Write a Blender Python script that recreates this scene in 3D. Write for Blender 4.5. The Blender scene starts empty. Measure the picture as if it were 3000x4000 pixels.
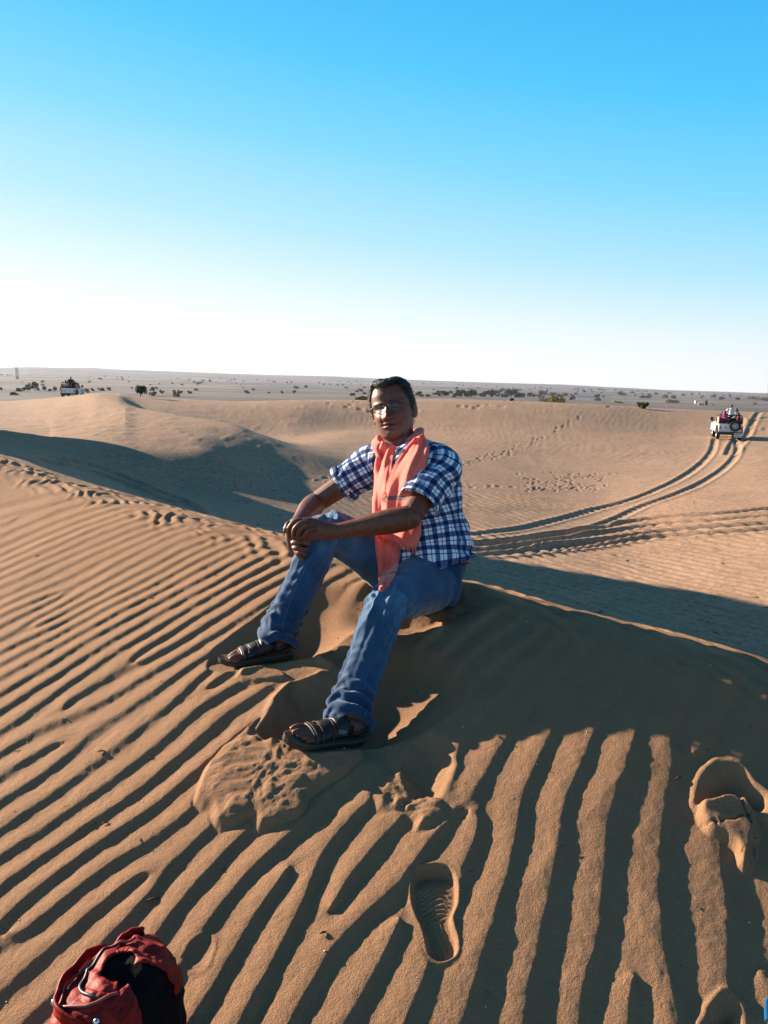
import bpy, bmesh, math, random
import numpy as np
from mathutils import Vector, Matrix, noise as mnoise
random.seed(11); rng = np.random.default_rng(5)
scene = bpy.context.scene
col = scene.collection
# ------------------------------------------------------------------ camera
CAM = Vector((0, 0, 8.0)); F = 788.0
PITCH = math.radians(9.25); ROLL = math.radians(1.49)
CR = Matrix.Rotation(math.radians(90) - PITCH, 3, 'X') @ Matrix.Rotation(ROLL, 3, 'Z')
cd = bpy.data.cameras.new('camera'); cam = bpy.data.objects.new('camera', cd); col.objects.link(cam)
cam.matrix_world = Matrix.Translation(CAM) @ CR.to_4x4()
cd.sensor_fit = 'VERTICAL'; cd.sensor_height = 24; cd.lens = 24 * F / 1024
cd.clip_start = 0.05; cd.clip_end = 40000
scene.camera = cam
# ------------------------------------------------------------------ sun, sky, exposure
SUN_EL = math.radians(15.5); LX, LY = 0.88, -0.475       # horizontal travel of the light
sl = bpy.data.lights.new('sun', 'SUN'); sl.energy = 5.0; sl.angle = math.radians(0.55); sl.color = (1.0, 0.86, 0.69)
so = bpy.data.objects.new('sun', sl); col.objects.link(so)
ldir = Vector((LX * math.cos(SUN_EL), LY * math.cos(SUN_EL), -math.sin(SUN_EL)))
so.rotation_euler = ldir.to_track_quat('-Z', 'Y').to_euler()
w = bpy.data.worlds.new('World'); scene.world = w; w.use_nodes = True
nt = w.node_tree; nt.nodes.clear()
def N(t, ty, **kw):
    n = t.nodes.new(ty)
    for k, v in kw.items(): setattr(n, k, v)
    return n
sky = N(nt, 'ShaderNodeTexSky', sky_type='NISHITA', sun_disc=False, sun_elevation=SUN_EL,
        sun_rotation=math.atan2(-LX, -LY), air_density=1.0, dust_density=0.6, ozone_density=1.6, altitude=200)
tc = N(nt, 'ShaderNodeTexCoord'); sx = N(nt, 'ShaderNodeSeparateXYZ'); nt.links.new(tc.outputs['Generated'], sx.inputs[0])
EXPO = 1.6
# elevation of the view direction, shifted so the pale glow climbs higher on the sun's side
dp = N(nt, 'ShaderNodeVectorMath', operation='DOT_PRODUCT'); nt.links.new(tc.outputs['Generated'], dp.inputs[0])
dp.inputs[1].default_value = (-LX, -LY, 0)
m1 = N(nt, 'ShaderNodeMath', operation='MULTIPLY'); nt.links.new(dp.outputs['Value'], m1.inputs[0]); m1.inputs[1].default_value = -.13
m2 = N(nt, 'ShaderNodeMath', operation='ADD'); nt.links.new(sx.outputs['Z'], m2.inputs[0]); nt.links.new(m1.outputs[0], m2.inputs[1])
m3 = N(nt, 'ShaderNodeMath', operation='MULTIPLY'); nt.links.new(sx.outputs['Z'], m3.inputs[0]); m3.inputs[1].default_value = 4.0; m3.use_clamp = True
m4 = N(nt, 'ShaderNodeMix', data_type='FLOAT'); nt.links.new(m3.outputs[0], m4.inputs[0]); nt.links.new(m2.outputs[0], m4.inputs[3])
m5 = N(nt, 'ShaderNodeMath', operation='MULTIPLY_ADD'); nt.links.new(m1.outputs[0], m5.inputs[0]); m5.inputs[1].default_value = .35; nt.links.new(sx.outputs['Z'], m5.inputs[2]); nt.links.new(m5.outputs[0], m4.inputs[2])
ramp = N(nt, 'ShaderNodeValToRGB'); nt.links.new(m4.outputs[0], ramp.inputs[0])
SKYRAMP = [(0.0, (1.0, .99, 1.04)), (0.05, (.82, .93, 1.03)), (0.12, (.44, .80, 1.0)), (0.2, (.19, .69, 1.0)), (0.29, (.055, .58, 1.0)), (0.42, (.01, .42, .93)), (.6, (.02, .18, .40)), (1.0, (.03, .08, .18))]
while len(ramp.color_ramp.elements) < len(SKYRAMP): ramp.color_ramp.elements.new(0.5)
for e, (p, c) in zip(ramp.color_ramp.elements, SKYRAMP): e.position = p; e.color = (*c, 1)
SKY_STR = 0.1
vs = N(nt, 'ShaderNodeVectorMath', operation='SCALE'); nt.links.new(ramp.outputs[0], vs.inputs[0]); vs.inputs['Scale'].default_value = 1 / (SKY_STR * 2 ** EXPO)
mx = N(nt, 'ShaderNodeMix', data_type='RGBA', blend_type='MIX'); mx.inputs[0].default_value = 0.93
nt.links.new(sky.outputs[0], mx.inputs[6]); nt.links.new(vs.outputs[0], mx.inputs[7])
bg = N(nt, 'ShaderNodeBackground'); bg.inputs[1].default_value = SKY_STR
nt.links.new(mx.outputs[2], bg.inputs[0])
wo = N(nt, 'ShaderNodeOutputWorld'); nt.links.new(bg.outputs[0], wo.inputs[0])
scene.view_settings.view_transform = 'Standard'; scene.view_settings.look = 'None'
scene.view_settings.gamma = 1; scene.view_settings.use_curve_mapping = False
scene.view_settings.exposure = EXPO
scene.render.engine = 'CYCLES'
# ------------------------------------------------------------------ helpers: photo pixel -> space (pixels of the 3000x4000 frame)
def P(px, py, z):
    """point at photo pixel (px,py), z metres along the optical axis"""
    l = Vector(((px * .256 - 384) / F, -(py * .256 - 512) / F, -1)) * z
    return CAM + CR @ l
def ray(px, py):
    return (CR @ Vector(((px * .256 - 384) / F, -(py * .256 - 512) / F, -1)))
def PR(px, py, r):
    d = ray(px, py); k = r / math.hypot(d.x, d.y); return CAM + d * k
# ------------------------------------------------------------------ numeric helpers
def _hash(ix, iy, s):
    h = (ix * 374761393 + iy * 668265263 + s * 2147483647) & 0xffffffff
    h = ((h ^ (h >> 13)) * 1274126177) & 0xffffffff
    return ((h ^ (h >> 16)) & 0xffffff) / float(0xffffff) * 2 - 1
def vnoise(x, y, s=0):
    x = np.asarray(x, dtype=np.float64); y = np.asarray(y, dtype=np.float64)
    ix = np.floor(x).astype(np.int64); iy = np.floor(y).astype(np.int64)
    fx = x - ix; fy = y - iy
    ux = fx * fx * fx * (fx * (fx * 6 - 15) + 10); uy = fy * fy * fy * (fy * (fy * 6 - 15) + 10)
    a = _hash(ix, iy, s); b = _hash(ix + 1, iy, s); c = _hash(ix, iy + 1, s); d = _hash(ix + 1, iy + 1, s)
    return (a * (1 - ux) + b * ux) * (1 - uy) + (c * (1 - ux) + d * ux) * uy
def fbm(x, y, o=3, s=0):
    t = 0; a = 1.0
    for k in range(o):
        t = t + a * vnoise(x * 2 ** k + 17.3 * k, y * 2 ** k - 9.1 * k, s + k); a *= .5
    return t
def sstep(a, b, x):
    t = np.clip((x - a) / (b - a), 0, 1); return t * t * (3 - 2 * t)
def sp(t, w): return w * np.logaddexp(0, t / w)
def pchip(xk, yk, x):
    xk = np.asarray(xk, float); yk = np.asarray(yk, float)
    h = np.diff(xk); dl = np.diff(yk) / h; m = np.zeros_like(yk)
    for i in range(1, len(xk) - 1):
        if dl[i - 1] * dl[i] > 0:
            w1 = 2 * h[i] + h[i - 1]; w2 = h[i] + 2 * h[i - 1]
            m[i] = (w1 + w2) / (w1 / dl[i - 1] + w2 / dl[i])
    m[0] = dl[0]; m[-1] = dl[-1]
    xc = np.clip(x, xk[0], xk[-1]); i = np.clip(np.searchsorted(xk, xc) - 1, 0, len(h) - 1)
    t = (xc - xk[i]) / h[i]
    return ((2 * t ** 3 - 3 * t ** 2 + 1) * yk[i] + (t ** 3 - 2 * t ** 2 + t) * h[i] * m[i]
            + (-2 * t ** 3 + 3 * t ** 2) * yk[i + 1] + (t ** 3 - t ** 2) * h[i] * m[i + 1])
def poly_sdf(x, y, pts):
    """signed distance to a closed polygon, negative inside"""
    pts = np.asarray(pts, float); n = len(pts)
    d = np.full(x.shape, 1e9); ins = np.zeros(x.shape, bool)
    for i in range(n):
        ax, ay = pts[i]; bx, by = pts[(i + 1) % n]
        ex, ey = bx - ax, by - ay
        t = np.clip(((x - ax) * ex + (y - ay) * ey) / (ex * ex + ey * ey + 1e-12), 0, 1)
        d = np.minimum(d, np.hypot(x - ax - t * ex, y - ay - t * ey))
        c = ((ay > y) != (by > y)) & (x < (bx - ax) * (y - ay) / ((by - ay) if by != ay else 1e-9) + ax)
        ins ^= c
    return np.where(ins, -d, d)
def line_dist(x, y, pts):
    pts = np.asarray(pts, float); d = np.full(x.shape, 1e9); sd = np.zeros(x.shape); ar = np.zeros(x.shape); L = 0
    for i in range(len(pts) - 1):
        ax, ay = pts[i]; bx, by = pts[i + 1]; ex, ey = bx - ax, by - ay; l = math.hypot(ex, ey)
        t = np.clip(((x - ax) * ex + (y - ay) * ey) / (l * l), 0, 1)
        dd = np.hypot(x - ax - t * ex, y - ay - t * ey); m = dd < d
        d = np.where(m, dd, d); ar = np.where(m, L + t * l, ar); L += l
    return d, ar
def smooth_line(pts, n=8):
    """Catmull-Rom through points"""
    p = [np.array(q, float) for q in pts]; p = [2 * p[0] - p[1]] + p + [2 * p[-1] - p[-2]]; out = []
    for i in range(1, len(p) - 2):
        for k in range(n):
            t = k / n
            out.append(.5 * ((2 * p[i]) + (-p[i - 1] + p[i + 1]) * t + (2 * p[i - 1] - 5 * p[i] + 4 * p[i + 1] - p[i + 2]) * t * t
                             + (-p[i - 1] + 3 * p[i] - 3 * p[i + 1] + p[i + 2]) * t ** 3))
    out.append(p[-2]); return np.array(out)
# ------------------------------------------------------------------ terrain
# crest of the near dune: (photo x, photo y, distance)
SIL = [(-500, 1640, 11.5), (0, 1765, 8.0), (434, 1902, 6.3), (868, 2025, 4.95), (1121, 2078, 4.3), (1450, 2165, 3.75), (1800, 2254, 3.3), (2314, 2372, 3.08), (3000, 2562, 2.95), (3500, 2715, 2.85)]
_s, _p, _z = [], [], []
for a, b, r in SIL:
    q = PR(a, b, r); _s.append((q.x - q.y) * .7071); _p.append((q.x + q.y) * .7071); _z.append(q.z - CAM.z)
_s = np.array(_s); _p = np.array(_p); _z = np.array(_z)
_c = np.polyfit(_s[1:-1], _p[1:-1], 3); _cz = np.polyfit(_s[1:-1], _z[1:-1], 3)
def ext(c, s, lo, hi):
    sc = np.clip(s, lo, hi); return np.polyval(c, sc) + np.polyval(np.polyder(c), sc) * (s - sc)
SLO, SHI = _s[1], _s[-2]
def near_z(x, y):
    s = (x - y) * .7071; p = (x + y) * .7071
    pc = ext(_c, s, SLO, SHI); zc = ext(_cz, s, SLO, SHI)
    zc = np.where(s < SLO, np.polyval(_cz, SLO) + 1.7 * .11 * (SLO - s) * sstep(0, 4, SLO - s) * np.clip(1.6 - (SLO - s) / 45, 0, 1), zc); zc = np.where(s > SHI, np.polyval(_cz, SHI) - .22 * (s - SHI), zc)  # out-of-view crest on the left raised to throw its shadow into the valley
    t = p - pc
    w = .33 + .058 * np.clip(-s, 0, 8)
    z = zc - .235 * t - .565 * sp(-(t + w), .045) - .45 * sp(t, .05)
    q = np.clip(-(t + w), 0, 9)
    z = z + .17 * sp(s + .35, .3) * sstep(.1, 1.2, q)
    z = z + .012 * q * q
    return z, t + w, s
# far profile: curves of (photo x, photo y, distance)
CUR = [
 [(-700,1760,14),(0,1800,15),(400,1960,14),(700,2030,14.5),(1000,2100,15),(1400,2170,15),(1800,2260,15.5),(2400,2450,12.5),(3000,2640,11.2),(3600,2800,10)],
 [(-700,1750,18),(0,1765,19),(250,1806,20.5),(450,1856,21),(700,1912,21),(1100,2000,20),(1500,2060,20),(1850,2100,19.5),(2400,2200,18),(3000,2350,15.5),(3600,2450,14)],
 [(-700,1690,23),(0,1738,23),(253,1750,23.6),(389,1741,24.2),(542,1745,24.4),(768,1757,24.4),(904,1793,24.4),(1085,1850,24.4),(1311,1890,24.2),(1500,1905,24.5),(1850,1925,25.5),(2314,1950,26.5),(2700,1970,25),(3000,1990,24),(3600,2020,23)],
 [(-700,1600,42),(0,1620,41),(300,1592,42),(389,1578,42),(460,1578,41),(542,1597,38.5),(633,1612,36),(723,1628,34),(904,1657,31.5),(995,1692,30),(1200,1765,28.5),(1500,1800,31),(1850,1800,34),(2314,1800,38),(2700,1810,38),(3000,1830,35),(3600,1870,33)],
 [(-700,1570,62),(0,1585,58),(200,1566,58),(300,1552,56),(389,1541,54),(460,1550,52),(542,1590,48),(633,1625,44),(723,1655,42),(904,1692,41),(1100,1712,41),(1300,1690,45),(1500,1680,48),(1850,1690,48),(2314,1700,50),(2700,1707,53),(3000,1715,53),(3600,1730,50)],
 [(-700,1560,84),(0,1567,80),(130,1560,80),(250,1551,80),(330,1543,76),(416,1534,66),(460,1537,62),(542,1548,60),(633,1556,60),(904,1567,60),(1175,1563,62),(1356,1562,64),(1500,1560,65),(1800,1561,66),(2200,1572,68),(2600,1596,72),(3000,1612,76),(3600,1640,76)],
]
def th_of(v): return math.atan2(v.x, v.y)
curves = []
for cv in CUR:
    T, R, Z = [], [], []
    for a, b, r in cv:
        q = PR(a, b, r); T.append(th_of(q)); R.append(r); Z.append(q.z - CAM.z)
    curves.append((np.array(T), np.array(R, float), np.array(Z)))
def cubic_interp(xk, yk, x):
    return pchip(xk, yk, x)
# angular and radial grid
th_d = np.arange(-.585, .585, .00148)
th_c1 = np.concatenate([np.linspace(-math.pi, -1.25, 30)[:-1], np.linspace(-1.25, -.585, 90)[:-1]]); th_c2 = np.linspace(.585, math.pi, 40)[:-1]
TH = np.concatenate([th_c1, th_d, th_c2])
R = [0.25]
while R[-1] < 5400:
    r = R[-1]
    if r < 1.15: dr = .06
    elif r < 9: dr = max(r * r / (1.74 * F) * 1.22, .0021)
    elif r < 85: dr = min(r * r / (3.2 * F) * .55, .012 * r) if r < 60 else .012 * r
    else: dr = .012 * r if r < 300 else .04 * r
    R.append(r + dr)
RR = np.array(R)
def far_z(TH, RR):
    Z = np.zeros((len(TH), len(RR)))
    rk = np.array([cubic_interp(c[0], c[1], TH) for c in curves]); zk = np.array([cubic_interp(c[0], c[2], TH) for c in curves])
    # outside the frame the land carries on
    for i in range(len(TH)):
        r = list(rk[:, i]); z = list(zk[:, i])
        for k in range(1, len(r)):
            if r[k] <= r[k - 1] + .5: r[k] = r[k - 1] + .5
        xs = [0.1, r[0] * .6] + r + [r[-1] + 14, r[-1] + 45, 180, 1e4]
        zs = [-6, min(-3.4, z[0] - .6)] + z + [z[-1] - 3.2, -7.6, -8, -8]
        Z[i] = pchip(np.log(xs), zs, np.log(RR))
    return Z
X = np.sin(TH)[:, None] * RR[None]; Y = np.cos(TH)[:, None] * RR[None]
ZF = far_z(TH, RR)
ZN, TN, SN = near_z(X, Y)
NEARR = np.where(TH[:, None] < -.50, 75, 30)
_hx, _hy = .62, -.785
_l, _ar = line_dist(X, Y, [(-14.2, 20.6), (-16.6, 24.0), (-19.0, 27.8)])
ZF = ZF + 6.0 * np.exp(-(_l / 1.5) ** 2)  # unseen dune hump added left of the frame to shade the valley
ISN = (ZN > ZF) & (RR[None] < NEARR)
ZB = np.where(ISN, ZN, ZF) + .12 * np.exp(-np.abs(ZN - ZF) / .12) * ((RR[None] > 5) & (RR[None] < NEARR))
def grid_col(th, ZA):
    i = min(max(int(np.searchsorted(TH, th)) - 1, 0), len(TH) - 2); f = (th - TH[i]) / (TH[i + 1] - TH[i])
    return ZA[i] * (1 - f) + ZA[i + 1] * f
def G(px, py, ZA=None, rmin=.9):
    """where the view ray of a photo pixel meets the ground (world x, y, z)"""
    ZA = ZB if ZA is None else ZA
    d = ray(px, py); th = math.atan2(d.x, d.y); te = d.z / math.hypot(d.x, d.y)
    c = grid_col(th, ZA) - RR * te
    k = np.where((c >= 0) & (RR > rmin))[0]
    k = k[0] if len(k) else len(RR) - 2
    if k > 0 and c[k - 1] < 0:
        f = -c[k - 1] / (c[k] - c[k - 1]); r = RR[k - 1] + f * (RR[k] - RR[k - 1])
    else: r = RR[k]
    return Vector((math.sin(th) * r, math.cos(th) * r, CAM.z + r * te))
def gz(x, y, ZA=None):
    ZA = ZB if ZA is None else ZA
    r = math.hypot(x, y); c = grid_col(math.atan2(x, y), ZA); return float(np.interp(r, RR, c)) + CAM.z
def GP(pts, ZA=None):
    return [(v.x, v.y) for v in (G(a, b, ZA) for a, b in pts)]
# ---- ripple phase: least squares fit to direction and spacing read off the photograph
RC = [(50,2080,22,33),(50,2350,28,40),(300,2150,20,32),(300,2350,30,37),(600,2150,16,28),(600,2350,30,42),(500,2600,33,57),
      (950,2200,20,31),(950,2350,33,46),(900,2500,38,60),(450,3000,42,76),(150,3300,38,100),(150,2800,38,67),(700,3400,50,105),
      (700,2850,42,78),(1300,3700,50,128),(1800,3700,80,205),(2100,3500,88,205),(2500,3600,92,212),(2800,3700,95,212),
      (2100,3100,62,150),(2600,3100,72,160),(2000,2700,56,118),(2500,2750,64,128),(1300,2550,40,60),(1600,3300,56,140),
      (1400,2400,34,42),(2900,2850,72,140),(300,3700,42,125),(900,3900,50,140),(2000,3900,82,220),(2900,3950,97,220),(1250,2300,22,33),
      (2900,3300,84,175),(20,3900,38,140),(2300,2550,58,95)]
DEG = 5
def mon(x, y):
    x = x / 3.0; y = (y - 3) / 3.0
    return [x ** i * y ** j for i in range(DEG + 1) for j in range(DEG + 1 - i) if i + j > 0]
A, B = [], []
for px, py, a, s in RC:
    a = math.radians(a); nx, ny = math.sin(a), math.cos(a); h = 12
    g0 = G(px, py); gx = G(px + h, py); gy = G(px, py + h)
    m0 = np.array(mon(g0.x, g0.y)); mX = np.array(mon(gx.x, gx.y)) - m0; mY = np.array(mon(gy.x, gy.y)) - m0
    wgt = s / h
    A.append(mX * wgt); B.append(nx * h / s * wgt); A.append(mY * wgt); B.append(ny * h / s * wgt)
    A.append((mX * math.cos(a) - mY * math.sin(a)) * wgt * 2); B.append(0)
A = np.array(A); B = np.array(B)
nreg = A.shape[1]
deg = np.array([i + j for i in range(DEG + 1) for j in range(DEG + 1 - i) if i + j > 0])
A2 = np.vstack([A, np.diag(.004 * deg ** 1.5)]); B2 = np.concatenate([B, np.zeros(nreg)])
phc = np.linalg.lstsq(A2, B2, rcond=None)[0]
print('ripple fit residual', float(np.abs(A @ phc - B).mean()))
m = ISN & (RR[None] > 1.0) & (RR[None] < 12.5) & (np.abs(TH[:, None]) < 1.2)
ii, jj = np.where(m)
x = X[ii, jj]; y = Y[ii, jj]; tn = TN[ii, jj]
cx = np.clip(x, -4.6, 2.2); cy = np.clip(y, .9, 8.5)
M = mon(cx, cy); ph = sum(c * k for c, k in zip(phc, M))
# wander of the crests and forks where crests join
ph = ph + .30 * fbm(x * 1.5 + 3, y * 1.5, 2, 3) +   .05 * fbm(x * 6, y * 6, 2, 8) + .008 * fbm(x * 24, y * 24, 2, 18)
FORK = [(2480, 3830, 1), (580, 3420, 1), (530, 2590, -1), (250, 2770, -1), (240, 2905, 1), (230, 2320, 1), (130, 2450, -1), (1130, 3400, 1), (1290, 3560, -1), (1830, 3180, 1), (810, 2690, -1), (60, 2030, 1), (2700, 2950, -1), (1560, 3590, 1), (30, 3650, -1), (2960, 3800, 1)]
for a, b, sg in FORK:
    g = G(a, b); gx = (G(a + 25, b) - g); ang = math.atan2(gx.y, gx.x)
    ph = ph + sg * np.arctan2(y - g.y, x - g.x) / (2 * math.pi)
lam = 0.5 * (.085 + .045 * sstep(3.2, 1.5, np.hypot(x, y)) )
u = ph - np.floor(ph)
skew = .70
tt = np.clip(u / skew, 0, 1); vv = np.clip((u - skew) / (1 - skew), 0, 1)
prof = np.where(u < skew, .55 * np.sin(math.pi / 2 * tt) ** 1.4 + .45 * (.5 - .5 * np.cos(math.pi * tt)), 1 - (.35 * np.sin(math.pi / 2 * vv) + .65 * sstep(0, 1, vv)))
rr_ = np.hypot(x, y)
amp = (.0064 + .0044 * sstep(4.0, 1.6, rr_)) * (1 - .20 * sstep(-.5, .6, x)) * (1 + .22 * fbm(x * 2.2, y * 2.2, 2, 31))
edge = sstep(.0, -.10, tn)                       # ripples stop at the brink
edge_r = sstep(.05, -.30 , tn + .0 * x)
dz = prof * amp * edge
# small transverse ripples over the lip
p_ = (x + y) * .7071; s_ = SN[ii, jj]
lip = sstep(-.22, -.02, tn) * sstep(.62, .25, tn)
fine = np.sin(2 * math.pi * (s_ * .30 + p_ * .95 + .05 * fbm(x * 5, y * 5, 2, 5)) / (.052 + .004 * np.clip(rr_, 3, 9)) )
dz += lip * (.0065 + .0012 * np.clip(rr_ - 3, 0, 5)) * fine * (.55 + .6 * fbm(x * 7, y * 7, 2, 44))
_wob = .010 * fbm(x * 11, y * 11, 3, 101)
def region(pts, x, y, sm=.012, wob=1.0): return poly_sdf(x, y, smooth_line(GP(pts + pts[:1]), 4)[:-1]) + _wob * wob
# ---- trampled sand, pits and slumps round the sitter and the prints
smooth = np.zeros_like(x); add = np.zeros_like(x)
tr = region([(930,2620),(1010,2500),(1150,2440),(1330,2400),(1500,2350),(1640,2330),(1760,2330),(1700,2440),(1600,2560),(1640,2680),(1780,2860),(1760,3060),(1690,3180),(1600,3200),(1480,3140),(1420,2980),(1250,2960),(1050,2900),(1090,2700)], x, y)
smooth = np.maximum(smooth, sstep(.03, -.03, tr))
add += -.018 * sstep(.02, -.08, tr) + .006 * fbm(x * 9, y * 9, 2, 9) * sstep(.0, -.05, tr)
apron = region([(1134,2674),(1062,2753),(989,2825),(881,2919),(794,3021),(761,3122),(823,3173),(834,3245),(953,3234),(978,3223),(1011,3267),(1170,3209),(1230,3120),(1330,3040),(1423,2934),(1300,2900),(1206,2916),(1076,2927),(1011,2905),(1000,2862),(1047,2775),(1105,2710)], x, y)
smooth = np.maximum(smooth, sstep(.008, -.004, apron))
lump = fbm(x * 22 + 2 * fbm(x * 9, y * 9, 2, 2), y * 40, 3, 21)
add += sstep(.004, -.02, apron) * .020 + sstep(0, -.06, apron) * (.0035 * lump + .008)
pit = region([(1134,2674),(1060,2765),(1000,2866),(1011,2905),(1076,2927),(1206,2916),(1340,2900),(1480,2850),(1560,2790),(1570,2690),(1480,2630),(1300,2620)], x, y)
add += -.075 * sstep(.015, -.11, pit) * 1.0; smooth = np.maximum(smooth, sstep(.02, 0, pit))
add += .018 * np.exp(-(pit / .018) ** 2)
pit2 = region([(1560,2960),(1600,2880),(1700,2850),(1770,2920),(1775,3040),(1740,3130),(1660,3150),(1590,3080)], x, y)
add += -.016 * sstep(.01, -.07, pit2) + .006 * np.exp(-(pit2 / .014) ** 2); smooth = np.maximum(smooth, sstep(.02, 0, pit2))
lobe = region([(1450,3110),(1500,3020),(1570,3010),(1640,3060),(1730,3110),(1745,3180),(1690,3240),(1620,3260),(1590,3200),(1470,3170)], x, y)
add += .014 * sstep(.004, -.03, lobe) * (1 + .3 * lump); smooth = np.maximum(smooth, sstep(.01, -.01, lobe))
pit3 = region([(1225,2500),(1260,2450),(1340,2420),(1440,2420),(1500,2480),(1480,2560),(1400,2600),(1280,2580)], x, y)
add += -.035 * sstep(.01, -.08, pit3) + .012 * np.exp(-(pit3 / .014) ** 2)
wedge = region([(1000,2500),(1130,2460),(1180,2470),(1130,2530),(920,2670),(940,2600)], x, y)
add += .008 * sstep(.003, -.012, wedge); smooth = np.maximum(smooth, sstep(.01, -.005, wedge))
wedge2 = region([(960,2580),(1140,2632),(1040,2660),(920,2668)], x, y)
add += .010 * sstep(.003, -.012, wedge2); smooth = np.maximum(smooth, sstep(.01, -.005, wedge2))
# sandal print
FPT = [(1622,3410),(1650,3388),(1700,3380),(1753,3389),(1783,3440),(1785,3524),(1764,3588),(1785,3678),(1776,3735),(1717,3759),(1675,3727),(1654,3640),(1617,3552),(1606,3470)]
fp = poly_sdf(x, y, smooth_line([p for p in GP(FPT + FPT[:1])], 4)[:-1])
fc = G(1700, 3560); ft = G(1690, 3385); fu = Vector((ft.x - fc.x, ft.y - fc.y)).normalized()
la = (x - fc.x) * fu.x + (y - fc.y) * fu.y; lb = (x - fc.x) * fu.y - (y - fc.y) * fu.x
ins = sstep(.004, -.008, fp)
smooth = np.maximum(smooth, sstep(.02, .0, fp))
tread = np.sin((la + .55 * np.abs(lb - .02) + .008 * fbm(x * 30, y * 30, 2, 3)) / .0021) * sstep(.075, .05, la) * sstep(-.012, -.022, fp)
tread2 = np.sin((lb + .3 * la) / .0021)
tread = np.where(la > -.02, tread, tread2 * sstep(-.012, -.022, fp))
add += ins * (-.014 - .020 * sstep(.06, .12, la) + .0018 * tread) + .0025 * np.exp(-(fp / .007) ** 2)
# deep print near the right edge with clods kicked up in front
hp = region([(2735,3150),(2762,3060),(2802,3010),(2883,3008),(2946,3075),(2994,3140),(2975,3190),(2900,3165),(2840,3145),(2770,3160)], x, y)
add += -.06 * sstep(.004, -.05, hp) + .008 * np.exp(-((hp - .012) / .012) ** 2); smooth = np.maximum(smooth, sstep(.03, 0, hp))
cl = region([(2735,3165),(2811,3140),(2880,3145),(2930,3165),(2965,3250),(2960,3360),(2900,3410),(2850,3330),(2770,3290),(2730,3230)], x, y)
crk = np.abs(fbm(x * 16, y * 16, 2, 77)) + .25 * np.abs(fbm(x * 60, y * 60, 2, 78))
add += sstep(.004, -.02, cl) * (.016 + .022 * sstep(.0, .25, crk) - .010); smooth = np.maximum(smooth, sstep(.01, -.01, cl))
bp = region([(2730,4010),(2760,3960),(2800,3925),(2850,3915),(2885,3940),(2900,3990),(2890,4060),(2740,4060)], x, y)
add += -.06 * sstep(.004, -.05, bp) + .006 * np.exp(-((bp - .01) / .01) ** 2); smooth = np.maximum(smooth, sstep(.02, 0, bp))
sp1 = region([(690,3760),(730,3690),(780,3655),(830,3650),(845,3700),(820,3770),(760,3790)], x, y)
add += -.004 * sstep(.003, -.03, sp1) + .0015 * np.exp(-(sp1 / .006) ** 2); smooth = np.maximum(smooth, sstep(.02, 0, sp1) * .35)
dz = dz * (1 - smooth) + smooth * .45 * amp + add
dz += .0009 * fbm(x * 28, y * 28, 2, 60) + .0004 * fbm(x * 75, y * 75, 2, 62) * sstep(4, 2.5, rr_) + .004 * fbm(x * 3, y * 3, 2, 61)
FOOT = {'L': (P(1398, 2878, 2.32), P(1128, 2886, 2.185)), 'R': (P(1122, 2548, 2.745), P(872, 2578, 2.66))}
for he_, to_ in FOOT.values():      # the feet press into the sand
    fw_, _u = line_dist(x, y, [(he_.x + (he_.x - to_.x) * .15, he_.y + (he_.y - to_.y) * .15), (to_.x, to_.y)])
    tt_ = np.clip(((x - he_.x) * (to_.x - he_.x) + (y - he_.y) * (to_.y - he_.y)) / ((to_.x - he_.x) ** 2 + (to_.y - he_.y) ** 2), 0, 1)
    lim_ = he_.z + (to_.z - he_.z) * tt_ - CAM.z - .024 + .55 * np.maximum(0, fw_ - .05)
    zz_ = ZB[ii, jj] + dz; ex_ = np.maximum(0, zz_ - lim_); dz = dz - ex_ * sstep(.35, .25, fw_)
sc0 = P(1655, 2300, 2.86)
seat = ((x - sc0.x) / .22) ** 2 + ((y - sc0.y) / .16) ** 2
dz += -.055 * np.exp(-seat ** 2) + .010 * np.exp(-((np.sqrt(seat) - 1.35) / .25) ** 2)
DZ = np.zeros_like(ZB); DZ[ii, jj] = dz
# ---- middle distance: ripples, wheel tracks, footprint trails
m = (~ISN) & (RR[None] > 4) & (RR[None] < 85) & (np.abs(TH[:, None]) < .75)
ii, jj = np.where(m); x = X[ii, jj]; y = Y[ii, jj]; p_ = (x + y) * .7071; s_ = (x - y) * .7071; rr_ = np.hypot(x, y)
warp = .35 * fbm(x * .35, y * .35, 2, 71) + .07 * fbm(x * 1.8, y * 1.8, 2, 72)
right = sstep(-4, 3, x + .08 * (y - 20))
near_f = sstep(34, 22, rr_)
rip = np.sin(2 * math.pi * (p_ * .96 + s_ * .2 + warp * .6) / .30)
d2 = (.5 + .5 * rip) ** .8 * (.034 * near_f + .008) * right * (.65 + .5 * fbm(x * .5, y * .5, 2, 73))
blot = fbm(x * 2.1, y * 1.1, 3, 74)
d2 += .008 * np.maximum(blot, 0) * sstep(-9, 0, x + 6) * sstep(20, 38, rr_) + .01 * fbm(x * .8, y * .8, 2, 75)
plat = sstep(-2, -6, x) * sstep(22, 27, rr_)
d2 += .018 * np.maximum(fbm(x * 2.6, y * 1.6, 2, 76) - .1, 0) * plat
def groove(pts, wd, dp, hgt, rng_=None, tread=False):
    g = smooth_line(GP(pts)); lo = g.min(0) - 1.5; hi = g.max(0) + 1.5
    k = (x > lo[0]) & (x < hi[0]) & (y > lo[1]) & (y < hi[1])
    d, ar = line_dist(x[k], y[k], g)
    v = -dp * np.exp(-(d / wd) ** 4) + hgt * np.exp(-((d - wd * 1.55) / (wd * .5)) ** 2)
    if tread: v += .35 * dp * np.exp(-(d / wd) ** 4) * np.sin(ar * 18)
    d2[k] += v
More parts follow.
